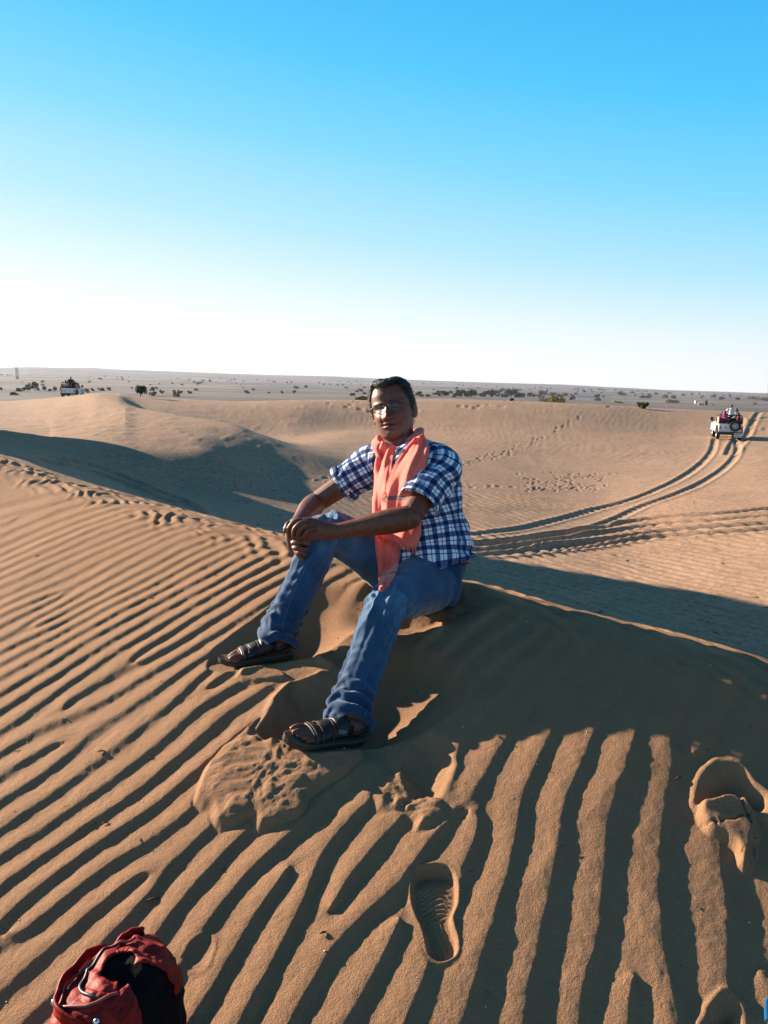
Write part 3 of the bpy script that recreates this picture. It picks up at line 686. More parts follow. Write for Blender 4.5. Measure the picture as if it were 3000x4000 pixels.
gry = front * np.clip(.75 * np.exp(-(x_ / .026) ** 4 - ((z_ + .046) / .0055) ** 4) + .45 * sstep(-.066, -.085, z_) + .35 * sstep(.035, .05, np.abs(x_)) * sstep(-.035, -.06, z_), 0, 1)
at = me.attributes.new('tint', 'FLOAT_COLOR', 'POINT'); at.data.foreach_set('color', np.stack([np.clip(dark, 0, 1), lip, gry, np.ones(len(c))], 1).astype(np.float32).ravel())
m, t, b = mat('skin'); tcn = N(t, 'ShaderNodeTexCoord'); a_ = N(t, 'ShaderNodeAttribute', attribute_name='tint'); sx2 = N(t, 'ShaderNodeSeparateColor'); t.links.new(a_.outputs['Color'], sx2.inputs[0])
n1 = noise_node(t, 60, 4, .6, tcn.outputs['Object']); n2 = noise_node(t, 700, 2, .6, tcn.outputs['Object'])
cc = rampn(t, n1.outputs[0], [(.35, (.125, .040, .021)), (.65, (.18, .064, .032))]).outputs[0]
cc = mixc(t, sx2.outputs[1], cc, (.13, .036, .025)); 
gm = N(t, 'ShaderNodeMath', operation='MULTIPLY'); t.links.new(sx2.outputs[2], gm.inputs[0]); r3 = rampn(t, n2.outputs[0], [(.42, (.2, .2, .2)), (.58, (1, 1, 1))]); t.links.new(r3.outputs[0], gm.inputs[1])
cc = mixc(t, gm.outputs[0], cc, (.20, .165, .145)); cc = mixc(t, sx2.outputs[0], cc, (.012, .008, .006))
t.links.new(cc, b.inputs['Base Color']); b.inputs['Roughness'].default_value = .5; b.inputs['Specular IOR Level'].default_value = .4
b.inputs['Subsurface Weight'].default_value = .12; b.inputs['Subsurface Radius'].default_value = (.010, .004, .002); b.inputs['Subsurface Scale'].default_value = .5
t.links.new(bumpn(t, n1.outputs[0], .25, .002), b.inputs['Normal']); M_SKIN = m
under(link_mesh(me, 'body', M_SKIN))
# hair: displaced shell with a receding front line
hb = MB(); rows = []
def hairline(a):     # lowest z covered at ring angle a (0 = front)
    a = abs((a + math.pi) % (2 * math.pi) - math.pi); return np.interp(a, [0, .35, .75, 1.05, 1.3, 1.5, 1.75, 2.2, 3.15], [.086, .088, .096, .060, .030, -.012, .02, -.05, -.075])
for i in range(46):
    row = []
    for k in range(150):
        a = 2 * math.pi * k / 150; z0_ = hairline(a); tt_ = i / 45; z = .1205 - (.1205 - z0_) * tt_ ** .8
        nn = 1.5 * float(mnoise.noise(Vector((k * .75, i * .40, 3)))) ; n3_ = float(mnoise.noise(Vector((math.cos(a) * 3, math.sin(a) * 3, z * 30))))
        off = (.009 + .0035 * nn + .004 * n3_) * (1 - .95 * tt_ ** 7)
        q = head_pt(min(z, .1205), a, off); row.append(H2W((q[0], q[1], q[2] + off * (.9 if z > .08 else .25))))
    rows.append(row)
hb.grid(rows, closed_v=True); hb.f.append(tuple(range(150))[::-1])
rh = random.Random(4)
for k in range(4200):  # tufts
    a = rh.uniform(0, 2 * math.pi); z0_ = hairline(a); z = .118 - (.118 - z0_) * rh.random() ** .8
    q = head_pt(z, a, .008); nrm = Vector((q[0], q[1] * 1.0, q[2] * .8)).normalized(); p0 = Vector(q)
    d = (nrm * .5 + Vector((rh.uniform(-.6, .6), -.25 + rh.uniform(-.5, .5), rh.uniform(-.5, .3)))).normalized() * rh.uniform(.006, .015)
    s = d.cross(nrm).normalized() * .0006; hb.add([H2W(p0 - s), H2W(p0 + s), H2W(p0 + d)], [(0, 1, 2)])
M_HAIR = solid('hair', (.012, .010, .010), .5, .5, bump=(180, .8, .004)); under(hb.build('hair', M_HAIR))
# spectacles
M_WIRE = solid('wire', (.05, .05, .055), .3, .8, .8); M_TEMPLE = solid('temple_metal', (.6, .6, .58), .3, .8, .9)
m, t, b = mat('lens'); b.inputs['Base Color'].default_value = (.5, .52, .52, 1); b.inputs['Roughness'].default_value = .03; b.inputs['Metallic'].default_value = 1.0
tr = N(t, 'ShaderNodeBsdfTransparent'); tr.inputs[0].default_value = (.92, .93, .93, 1); ms = N(t, 'ShaderNodeMixShader'); ms.inputs[0].default_value = .03
t.links.new(tr.outputs[0], ms.inputs[1]); t.links.new(b.outputs[0], ms.inputs[2]); t.links.new(ms.outputs[0], t.nodes['Material Output'].inputs[0]); M_LENS = m
fr = MB()
for sx_ in (-1, 1):
    pts = [H2W((sx_ * x0, .1085 - abs(x0) * .28, z0_)) for x0, z0_ in [(.012, .006), (.013, .016), (.022, .0225), (.034, .0232), (.047, .021), (.0535, .014), (.053, .004)]]; fr.tube(pts, .0019, 6, 4)
    fr.tube([H2W((sx_ * .0535, .093, .014)), H2W((sx_ * .066, .082, .013)), H2W((sx_ * .076, .05, .010)), H2W((sx_ * .0815, .008, .006)), H2W((sx_ * .082, -.012, -.004))], .0016, 6, 3)
fr.tube([H2W((-.012, .105, .012)), H2W((0, .110, .0145)), H2W((.012, .105, .012))], .0013, 6, 3)
glo = under(fr.build('glasses', M_WIRE))
for sx_ in (-1, 1):
    lb = MB(); N_ = 20; rim = [(.033 + .0205 * math.copysign(abs(math.cos(a)) ** .6, math.cos(a)), .0075 + .0145 * math.copysign(abs(math.sin(a)) ** .6, math.sin(a))) for a in np.linspace(0, 2 * math.pi, N_, endpoint=False)]
    for dy in (0, .0012): lb.v += [tuple(H2W((sx_ * x0, .1085 - x0 * .28 + dy - 0 * x0, z0_))) for x0, z0_ in rim]; 
    lb.uv = [(0, 0)] * len(lb.v); lb.f = [tuple(range(N_)), tuple(range(N_, 2 * N_))[::-1]] + [(k, k + N_, (k + 1) % N_ + N_, (k + 1) % N_) for k in range(N_)]
    l = lb.build('lens', M_LENS, smooth=False); l.parent = glo
# ---- jeans
jb = MB()
sdh = (J['hipL'] - J['hipR']).normalized(); waist = P(1705, 2178, 3.02 * K + .03)
jb.loft([(hc - Vector((0, 0, .095)), .10, .09), (hc - Vector((0, 0, .05)), .165, .135), (hc.lerp(waist, .35), .172, .14), (hc.lerp(waist, .9), .145, .108), (waist + iu * .01, .135, .10)], sdh, 30)
def cuffpt(s_, k): T, M, sc = FEET[s_]; return k
for s_ in 'LR':
    hp_, kn, an = J['hip' + s_], J['knee' + s_], J['ank' + s_]
    T, M, sc = FEET[s_]; end = an.lerp(T(.03, 0, .02), .42)
    dwn = (an - kn).normalized()
    kf = kn + (kn - hp_).normalized() * .012
    jb.loft([(hp_ + (hp_ - kn).normalized() * .03, .105, .105), (hp_, .112, .112), (hp_.lerp(kn, .3), .103, .104), (hp_.lerp(kn, .65), .088, .088), (hp_.lerp(kn, .92), .073, .074), (kf, .063, .064)], ir, 26)
    jb.loft([(kn - dwn * .03, .05, .052), (kn, .068, .068), (kn.lerp(an, .2), .066, .068), (kn.lerp(an, .5), .062, .066), (kn.lerp(an, .8), .062, .064), (an, .066, .068), (end, .069, .074)], ir, 26)
    jb.loft([(end - dwn * .022, .070, .075), (end - dwn * .018, .0725, .0775), (end - dwn * .002, .0725, .0775), (end, .070, .075)], ir, 26, 2)
me = remeshed(jb, .0042, 3, 'jeans'); c = vco(me); n = vno(me); disp = np.zeros(len(c)); wear = np.zeros(len(c))
for s_ in 'LR':
    for (A_, B_, kind) in ((J['hip' + s_], J['knee' + s_], 't'), (J['knee' + s_], J['ank' + s_], 's')):
        t_, d_, q_, L_ = bone_coords(c, A_, B_); w_ = sstep(.16, .10, d_) * sstep(-.15, .02, t_) * sstep(1.35, 1.1, t_)
        axn = np.array((B_ - A_).normalized()); s1 = np.cross(axn, np.array(ax_)); s1 /= np.linalg.norm(s1); s2_ = np.cross(axn, s1)
        ang = np.arctan2(q_ @ s2_, q_ @ s1); ln = t_ * L_
        ph_ = fbm(ln * 9 + 3, ang * 1.3, 2, 5 if s_ == 'L' else 9) * 2.6
        if kind == 's':
            am = .0020 + .0105 * sstep(.66, .95, t_) + .0018 * sstep(.25, .0, t_)
            fold = np.sin(ln * 2 * math.pi / .048 + 1.6 * np.sin(ang + .6) + ph_)
            lng = fbm(ang * 1.6 + 4, ln * 3.2, 2, 21)
            disp += w_ * (am * (np.abs(fold) ** .7 * np.sign(fold)) * .62 * (1 - .5 * sstep(.97, 1.03, t_)) + .009 * (.5 - np.abs(lng) * 1.6) * sstep(1, .6, t_))
        else:
            am = .0016 + .005 * sstep(.25, .0, t_) + .0008 * sstep(.75, 1, t_)
            fold = np.sin(ln * 2 * math.pi / .062 + 2.2 * np.sin(ang + 2.1) + ph_)
            disp += w_ * (am * fold * .7 + .005 * fbm(ang * 1.5, ln * 4, 2, 31))
        wear += w_ * (np.exp(-((t_ - (1.0 if kind == 't' else 0)) / .22) ** 2) * .6 + .35 * np.exp(-((t_ - .5) / .4) ** 2)) * (n @ -np.array(ax_) > .2)
setco(me, c + n * disp[:, None])
at = me.attributes.new('wear', 'FLOAT', 'POINT'); at.data.foreach_set('value', np.clip(wear, 0, 1).astype(np.float32))
m, t, b = mat('denim'); tcn = N(t, 'ShaderNodeTexCoord'); a_ = N(t, 'ShaderNodeAttribute', attribute_name='wear')
n1 = noise_node(t, 14, 4, .65, tcn.outputs['Object']); n2 = noise_node(t, 900, 2, .6, tcn.outputs['Object'])
cc = rampn(t, n1.outputs[0], [(.3, (.007, .030, .078)), (.7, (.015, .056, .13))]).outputs[0]
wm = N(t, 'ShaderNodeMath', operation='MULTIPLY'); t.links.new(a_.outputs['Fac'], wm.inputs[0]); t.links.new(n1.outputs[0], wm.inputs[1])
cc = mixc(t, wm.outputs[0], cc, (.11, .23, .36)); cc = mixc(t, .35, cc, rampn(t, n2.outputs[0], [(.35, (.5, .5, .5)), (.65, (1.35, 1.35, 1.35))]).outputs[0], 'MULTIPLY')
t.links.new(cc, b.inputs['Base Color']); b.inputs['Roughness'].default_value = .9; b.inputs['Specular IOR Level'].default_value = .2; b.inputs['Sheen Weight'].default_value = .25
t.links.new(bumpn(t, n2.outputs[0], .3, .001, bumpn(t, n1.outputs[0], .4, .006)), b.inputs['Normal']); M_DENIM = m
jeans = under(link_mesh(me, 'jeans', M_DENIM))
from mathutils.bvhtree import BVHTree
def bvh_of(*objs):
    vs = []; fs = []
    for o in objs:
        k = len(vs); vs += [Vector(v.co) for v in o.data.vertices]; fs += [tuple(i + k for i in p.vertices) for p in o.data.polygons]
    return BVHTree.FromPolygons(vs, fs)
BJ = bvh_of(jeans)
M_SEAM = solid('seam_thread', (.10, .17, .26), .9, .1)
def seam(pix, hop=1):
    b = MB(); pts = []
    for a, q in smooth_line(pix, 8):
        d = ray(a, q).normalized(); h = BJ.ray_cast(CAM, d)
        if h[0] is not None: pts.append(h[0] + h[1] * .0006)
    if len(pts) > 3: b.tube(pts, .0011, 5)
    o = b.build('seam', M_SEAM); o.parent = jeans
seam([(1786,2262),(1700,2318),(1600,2352),(1552,2392),(1530,2470),(1500,2600),(1452,2740),(1395,2850)])
seam([(1228,2150),(1190,2230),(1150,2310),(1120,2390),(1100,2455)])
# pocket edge, belt
bb = MB(); bb.loft([(waist + iu * -.018, .148, .114), (waist + iu * .012, .140, .106)], sdh, 40, 3); M_BELT = solid('belt_leather', (.012, .010, .010), .5, .5); under(bb.build('belt', M_BELT))
# ---- shirt with plaid in cloth coordinates
def plaid_mat():
    m, t, b = mat('checked_cloth'); uvn = N(t, 'ShaderNodeUVMap', uv_map='uv'); sp_ = N(t, 'ShaderNodeSeparateXYZ'); t.links.new(uvn.outputs[0], sp_.inputs[0])
    def stripes(src, per, off, lo, hi):
        a = N(t, 'ShaderNodeMath', operation='MULTIPLY_ADD'); t.links.new(src, a.inputs[0]); a.inputs[1].default_value = 1 / per; a.inputs[2].default_value = off
        f = N(t, 'ShaderNodeMath', operation='FRACT'); t.links.new(a.outputs[0], f.inputs[0])
        g = N(t, 'ShaderNodeMath', operation='GREATER_THAN'); t.links.new(f.outputs[0], g.inputs[0]); g.inputs[1].default_value = lo
        l = N(t, 'ShaderNodeMath', operation='LESS_THAN'); t.links.new(f.outputs[0], l.inputs[0]); l.inputs[1].default_value = hi
        k = N(t, 'ShaderNodeMath', operation='MULTIPLY'); t.links.new(g.outputs[0], k.inputs[0]); t.links.new(l.outputs[0], k.inputs[1]); return k.outputs[0]
    c = (.78, .80, .84)
    for src, per in ((sp_.outputs['X'], .046), (sp_.outputs['Y'], .044)):
        c = mixc(t, stripes(src, per, 0, 0, .40), c, (.10, .16, .31), 'MULTIPLY')
    for src, per in ((sp_.outputs['X'], .046), (sp_.outputs['Y'], .044)):
        c = mixc(t, stripes(src, per, 0, .69, .75), c, (.06, .08, .2), 'MULTIPLY')
    t.links.new(c, b.inputs['Base Color']); b.inputs['Roughness'].default_value = .85; b.inputs['Specular IOR Level'].default_value = .2
    tcn = N(t, 'ShaderNodeTexCoord'); n2 = noise_node(t, 35, 4, .6, tcn.outputs['Object']); t.links.new(bumpn(t, n2.outputs[0], .35, .006), b.inputs['Normal']); return m
M_PLAID = plaid_mat()
sb = MB(); nb = J['neck']; chest = (J['shL'] + J['shR']) / 2; sds = (J['shL'] - J['shR']).normalized()
def foldt(L, th, nn):
    a = float(mnoise.noise(Vector((math.cos(th) * 2.2 + L * 3, math.sin(th) * 2.2, L * 7)))) + .6 * float(mnoise.noise(Vector((math.cos(th) * 5, math.sin(th) * 5 + L * 9, L * 16 + 5))))
    return nn * (.012 * a + .010 * math.sin(L * 95 + 3 * math.sin(th)) * max(0, 1 - L / .16) * (.5 + a))
rows = sb.loft([(P(1682,2214,3.02*K+.02),   .164, .128), (P(1676,2190,3.02*K+.02), .160, .127), (P(1672,2130,3.03*K+.02), .160, .128), (P(1655,2040,3.05*K+.01), .160, .128), (P(1636,1950,3.06*K), .170, .128),
         (P(1622,1880,3.07*K), .178, .118), (P(1604,1826,3.09*K), .168, .098), (P(1590,1792,3.10*K), .125, .085), (P(1580,1768,3.11*K), .088, .076), (P(1575,1752,3.11*K), .072, .070)], sds, 64, 9, False, .92, foldt)
shirt = under(sb.build('shirt', M_PLAID, uv=True))
def solidify(o, th):
    m = o.modifiers.new('s', 'SOLIDIFY'); m.thickness = th; m.offset = 0
solidify(shirt, .002)
for s_ in 'LR':
    sh, el = J['sh' + s_], J['el' + s_]; d = (el - sh).normalized(); kb = MB(); ph0 = 0 if s_ == 'L' else 5
    def ff(L, th, nn):
        a = float(mnoise.noise(Vector((math.cos(th) * 2 + ph0, math.sin(th) * 2 + L * 8, L * 14)))) + .5 * float(mnoise.noise(Vector((math.cos(th) * 4 + ph0, math.sin(th) * 4, L * 30)))); return nn * .011 * a
    SL = .19 if s_ == 'L' else .165; Ls = (el - sh).length; up_ = iu if s_ == 'L' else iu
    st = [(sh.lerp(chest, .42) + iu * .004, .072, .074), (sh.lerp(chest, .15) + iu * .002, .078, .080), (sh + d * .02, .079, .080), (sh + d * .07, .074, .077), (sh + d * .12, .071, .076), (sh + d * (SL - .025), .070, .077), (sh + d * SL, .070, .078)]
    kb.loft(st, sds, 44, 8, False, 1, ff); e = sh + d * SL
    kb.loft([(e - d * .028, .0722, .0802), (e - d * .0, .0722, .0802)], sds, 44, 3, False)
    q = kb.build('sleeve', M_PLAID, uv=True); q.parent = shirt; solidify(q, .002)
# collar
cb = MB(); rows = []
for i, (dz_, r1) in enumerate([(-.012, .080), (.014, .072), (.034, .069), (.038, .073), (.018, .086), (.004, .094)]):
    row = []
    for k in range(40):
        th = .42 + (2 * math.pi - .84) * k / 39; dirv = fwd * math.cos(th) + hx * math.sin(th); dirv = (dirv - iu * dirv.dot(iu)).normalized()
        row.append(nb + iu * (dz_ + .012 - .018 * math.cos(th)) + dirv * r1)
    rows.append(row)
cb.grid(rows, uv=[[(k * .011, i * .02) for k in range(40)] for i in range(6)]); cl_ = cb.build('collar', M_PLAID, uv=True); cl_.parent = shirt; solidify(cl_, .002)
# ---- scarf: cloth draped over shirt, sampled down the front
dgx = bpy.context.evaluated_depsgraph_get(); bpy.context.view_layer.update()
BS = bvh_of(shirt, jeans)
def drape(edgesL, edgesR, nrow, ncol, lift, folds, fa, ph, name_uv0=0, zadd=None):
    """edges: photo polylines of the left and right borders of the strip (same count)"""
    EL = smooth_line(edgesL, nrow); ER = smooth_line(edgesR, nrow); n_ = min(len(EL), len(ER)); Z = np.full((n_, ncol), np.nan)
    for i in range(n_):
        for k in range(ncol):
            q = EL[i] * (1 - k / (ncol - 1)) + ER[i] * k / (ncol - 1); d = ray(*q).normalized(); h = BS.ray_cast(CAM, d)
            if h[0] is not None: Z[i, k] = (h[0] - CAM).dot(ax_)
    # fill misses and smooth in depth so that cloth spans hollows
    med = np.nanmedian(Z)
    for i in range(n_):
        r = Z[i]; ok = ~np.isnan(r)
        Z[i] = np.interp(np.arange(ncol), np.where(ok)[0], r[ok]) if ok.any() else (Z[i - 1] if i else med)
    Z0 = Z.copy()
    for it in range(14):
        Zp = np.pad(Z, 1, mode='edge'); Z = (Zp[1:-1, 1:-1] * 2 + Zp[:-2, 1:-1] + Zp[2:, 1:-1] + Zp[1:-1, :-2] + Zp[1:-1, 2:]) / 6
        Z = np.minimum(Z, Z0)
    rows = []; uvs = []; L = 0
    for i in range(n_):
        row = []; u_ = []
        for k in range(ncol):
            f = k / (ncol - 1); q = EL[i] * (1 - f) + ER[i] * f
            fd = math.sin(f * folds * 2 * math.pi + ph + 1.2 * math.sin(i * .12)) * fa + .4 * fa * math.sin(f * folds * 4.4 * math.pi + i * .16)
            z = Z[i, k] - lift - fd * min(1, 6 * f + .1, 6 * (1 - f) + .1) + .012 * (abs(2 * f - 1) ** 6)
            if zadd: z += zadd(i / (n_ - 1), f)
            row.append(P(q[0], q[1], z)); u_.append((f, L))
        if i: L += (rows[-1][ncol // 2] - row[ncol // 2]).length
        rows.append(row); uvs.append([(a_, L) for a_, _ in u_])
    return rows, uvs, L
def sheet(b, rows, uvs): b.grid(rows, uv=uvs)
m, t, b = mat('salmon_cloth'); uvn = N(t, 'ShaderNodeUVMap', uv_map='uv'); sp_ = N(t, 'ShaderNodeSeparateXYZ'); t.links.new(uvn.outputs[0], sp_.inputs[0])
tcn = N(t, 'ShaderNodeTexCoord'); n1 = noise_node(t, 500, 2, .6, tcn.outputs['Object']); n2 = noise_node(t, 22, 3, .6, tcn.outputs['Object'])
cc = rampn(t, n2.outputs[0], [(.3, (.76, .14, .10)), (.7, (.88, .20, .15))]).outputs[0]
gy = N(t, 'ShaderNodeMath', operation='GREATER_THAN'); t.links.new(sp_.outputs['Y'], gy.inputs[0]); gy.inputs[1].default_value = 5.0
cc = mixc(t, gy.outputs[0], cc, mixc(t, n1.outputs[0], (.10, .05, .05), (.30, .16, .14)))
cc = mixc(t, .3, cc, rampn(t, n1.outputs[0], [(.35, (.7, .7, .7)), (.65, (1.15, 1.15, 1.15))]).outputs[0], 'MULTIPLY')
t.links.new(cc, b.inputs['Base Color']); b.inputs['Roughness'].default_value = .9; b.inputs['Specular IOR Level'].default_value = .1; b.inputs['Sheen Weight'].default_value = .3
b.inputs['Subsurface Weight'].default_value = .0
t.links.new(bumpn(t, n1.outputs[0], .5, .0012), b.inputs['Normal']); M_SCARF = m
sc_ = MB()
# lower tail (longest), between the thighs
A1 = [(1462,1960),(1462,2060),(1466,2140),(1476,2200),(1478,2250),(1480,2300)]; B1 = [(1545,1960),(1560,2060),(1566,2130),(1562,2180),(1548,2235),(1520,2285)]
r1, u1, L1 = drape(A1, B1, 9, 26, .012, 1.5, .004, .3)
def stripe(u, L, a, b_):
    return [[(p, (q + 10) if a < q / L < b_ else q) for p, q in row] for row in u]
sheet(sc_, r1, stripe(u1, L1, .735, .79))
# image-left strand
A2 = [(1492,1722),(1478,1760),(1465,1810),(1458,1880),(1455,1960),(1455,2050)]; B2 = [(1550,1742),(1535,1800),(1530,1860),(1528,1920),(1536,2000),(1545,2060)]
r2, u2, L2 = drape(A2, B2, 9, 26, .018, 1.7, .007, .9); sheet(sc_, r2, u2)
# image-right strand, widest, ends in the fringe
A3 = [(1618,1712),(1578,1760),(1540,1822),(1516,1880),(1496,1940),(1490,2000),(1478,2060),(1484,2096)]; B3 = [(1654,1694),(1676,1750),(1662,1820),(1656,1880),(1648,1945),(1646,2020),(1644,2090),(1625,2142)]
r3, u3, L3 = drape(A3, B3, 8, 40, .030, 1.6, .009, 2.0); sheet(sc_, r3, stripe(u3, L3, .60, .635))
# round the back of the neck
rows = []; uvs = []
for i in range(30):
    th = -math.pi * .82 + math.pi * 1.62 * i / 29; row = []; u_ = []
    base = H2W((0, -.022, -.092)); dirv = (hx * math.sin(th) - (fwd - iu * fwd.dot(iu)).normalized() * math.cos(th)); dirv = (dirv - iu * dirv.dot(iu)).normalized()
    for k in range(26):
        ph_ = 2 * math.pi * k / 26; rr = .084 + .016 * math.cos(ph_) + .004 * math.sin(3 * ph_ + i * .2); zz = .030 * math.sin(ph_) + (.012 * math.cos(th) - .028) - .035 * max(0, -math.cos(th))
        row.append(base + dirv * rr + iu * (zz + .022 * math.sin(th) * (1 if th > 0 else .1))); u_.append((k / 26, i * .01))
    rows.append(row); uvs.append(u_)
sc_.grid(rows, closed_v=True, uv=uvs)
scarf = under(sc_.build('scarf', M_SCARF, uv=True)); solidify(scarf, .003)
fb = MB(); rf = random.Random(3)
for base_row, lo, hi in ((r3[-1], .012, .026), (r1[-1], .008, .015)):
    n_ = 46 if base_row is r3[-1] else 18
    for k in range(n_):
        f = k / (n_ - 1) * (len(base_row) - 1.001); i = int(f); p = base_row[i].lerp(base_row[i + 1], f - i)
        d = (-iu + ir * rf.uniform(-.5, .5) - ax_ * rf.uniform(-.2, .4)).normalized(); L = rf.uniform(lo, hi)
        fb.tube([p + iu * .004, p + d * L * .5 + ir * rf.uniform(-.002, .002), p + d * L], [.0024, .0022, .0009], 5)
for i in range(6, len(r3) // 2 + 6, 1):      # tufts on the loose edge
    for q in range(2):
        p = r3[i][0]; d = (-ir * .7 - iu * .5 - ax_ * .4 + ir * rf.uniform(-.3, .3)).normalized(); fb.tube([p, p + d * rf.uniform(.004, .009)], [.0018, .0008], 5)
for k in range(10):
    p = r3[int(len(r3) * .52) + k // 2][1 + k % 3]; d = (-ir * .3 - iu * .9 - ax_ * .5 + ir * rf.uniform(-.5, .5)).normalized(); fb.tube([p, p + d * rf.uniform(.010, .018)], [.0024, .001], 5)
q = fb.build('fringe', M_SCARF); q.parent = scarf; q['kind'] = 'stuff'
# ---- sandals
M_SOLE = solid('sole_rubber', (.075, .050, .036), .85, .2, bump=(60, .4, .002)); M_STRAP = solid('brown_leather', (.016, .008, .006), .5, .5, bump=(90, .5, .0015)); M_FOOTBED = solid('dusty_footbed', (.19, .125, .08), .95, .1, bump=(40, .5, .003)); M_STITCH = solid('pale_stitching', (.085, .055, .04), .8, .2); M_BADGE = solid('badge_metal', (.5, .48, .45), .35, .7, .6)
for s_ in 'LR':
    T, M, sc = FEET[s_]; inner = 1 if s_ == 'L' else -1
    out = [(-.022, .012), (-.012, .026), (.03, .036), (.09, .037), (.14, .045), (.19, .052), (.225, .050), (.255, .038), (.275, .018), (.281, .004)]
    def soleshape(z, k, bend=0): 
        r = [T(x, y * k, z + .016 * max(0, (x - .20) / .08) ** 2) for x, y in out] + [T(x, -y * k * .92, z + .016 * max(0, (x - .20) / .08) ** 2) for x, y in out[::-1]]; return r
    b_ = MB(); layers = [soleshape(-.022, .86), soleshape(-.020, .95), soleshape(-.013, .99), soleshape(-.012, .965), soleshape(-.010, 1.0), soleshape(-.005, 1.01), soleshape(-.003, .985)]
    b_.grid(layers, closed_v=True); n_ = len(layers[0]); h_ = n_ // 2
    for li, rev in ((0, True), (len(layers) - 1, False)):
        o_ = li * n_
        for k in range(h_ - 1): b_.f.append((o_ + k, o_ + k + 1, o_ + n_ - 2 - k, o_ + n_ - 1 - k)[::-1 if rev else 1])
    sd_ = under(b_.build('sandal', M_SOLE, smooth=False))
    b_ = MB(); rim = soleshape(-.002, .97); rim2 = soleshape(-.0005, .8)
    b_.grid([rim, rim2], closed_v=True)
    for k in range(h_ - 1): b_.f.append((n_ + k, n_ + k + 1, n_ + n_ - 2 - k, n_ + n_ - 1 - k))
    q = b_.build('footbed', M_FOOTBED, smooth=False); q.parent = sd_
    def band(x0, x1, name, ma, off=.004, a0=-105, a1=105, th=.003, skew=0):
        b2 = MB(); rows = []
        for i in range(7):
            row = []
            for k in range(25):
                a = math.radians(a0 + (a1 - a0) * k / 24); f = i / 6; x = x0 + (x1 - x0) * f + skew * math.sin(a); w_ = float(foot_w(x)) + off; h = float(foot_h(x)); e_ = .0015 * math.sin(f * math.pi)
                row.append(T(x, math.sin(a) * (w_ + e_) * inner, h * .5 + math.cos(a) * (h * .5 + off + e_)))
            rows.append(row)
        b2.grid(rows); q = b2.build(name, ma); q.parent = sd_; solidify(q, th); return q
    band(.172, .196, 'strap', M_STRAP); band(.128, .163, 'strap', M_STRAP, .005); band(.070, .118, 'strap', M_STRAP, .006)
    band(.055, .172, 'strap', M_STRAP, .0035, 48, 108); band(.055, .172, 'strap', M_STRAP, .0035, -108, -48)
    band(.185, .188, 'stitching', M_STITCH, .0065); band(.1245, .1275, 'stitching', M_STITCH, .007, th=.002); band(.1635, .166, 'stitching', M_STITCH, .0065, th=.002)
    b2 = MB(); rows = []
    for k in range(20):
        a = math.pi * k / 19; c_ = T(-.005 - .018 * math.sin(a) + .05 * (1 - math.sin(a)), math.cos(a) * .036, .03 + .02 * math.sin(a)); rows.append([c_ + M @ Vector((0, 0, z_)) for z_ in (-.008, .008)])
    b2.grid(rows); q = b2.build('heel_strap', M_STRAP); q.parent = sd_; solidify(q, .003)
    # small framed badge on the side strap
    b2 = MB(); ctr = T(.10, -.0385 * inner, .045)
    ex_ = (M @ Vector((1, 0, .12))).normalized(); ez_ = (M @ Vector((0, .45 * inner, 1))).normalized(); en_ = ex_.cross(ez_); 
    if en_.dot(CAM - ctr) < 0: en_ = -en_
    ctr = ctr + en_ * .006
    cnr = [(-.014, -.0055), (.014, -.0055), (.014, .0055), (-.014, .0055), (-.014, -.0055)]
    b2.tube([ctr + ex_ * a + ez_ * c__ for a, c__ in cnr], .0009, 5)
    for k in range(5): b2.box(ctr + ex_ * (-.009 + .0045 * k), (.0013, .0018, .0008), Matrix((ex_, ez_, en_)).transposed())
    q = b2.build('badge', M_BADGE); q.parent = sd_
# ring on the right hand
rb_ = MB(); c0 = P(1120,2062,Zh+.0); 
rb_.tube([c0 + (ir * math.cos(a) + ax_ * math.sin(a)) * .0118 for a in np.linspace(0, 2 * math.pi, 17)], .0016, 6); under(rb_.build('ring', solid('silver', (.8, .8, .78), .2, .8, 1)))
# ------------------------------------------------------------------ bag at the lower left
M_RED = solid('red_nylon', (.26, .010, .006), .6, .2, bump=(30, .6, .006)); M_BAGSHADE = solid('shade_black_nylon', (.006, .004, .004), .85, .12, bump=(40, .5, .004)); M_PIPE = solid('red_piping', (.30, .06, .05), .5, .4)  # black of the bag body: deep shade on red cloth, put into the colour
M_METAL = solid('rivet_metal', (.75, .75, .76), .18, .8, 1); M_ZIP = solid('zip_teeth', (.03, .025, .03), .5, .5, .4)
g0 = G(330, 4080, ZT); gb = P(470, 3960, 1.44)
bu = (P(650, 3600, 1.58) - P(250, 3930, 1.36)); bu.z = 0; bu.normalize(); bv = Vector((-bu.y, bu.x, 0)); bz = Vector((0, 0, 1))
bc = Vector((P(470, 4020, 1.40).x, P(470, 4020, 1.40).y, 0)); grd = gz(bc.x, bc.y, ZT); bag_h = .150
bc = Vector((bc.x, bc.y, grd + bag_h - .02))
bag = empty('bag', (bc.x, bc.y, grd), 'red bag with straps on the rippled sand, its shaded side coloured black', 'bag')
def underb(o): o.parent = bag; o.matrix_parent_inverse = Matrix.Translation(-bag.location); return o
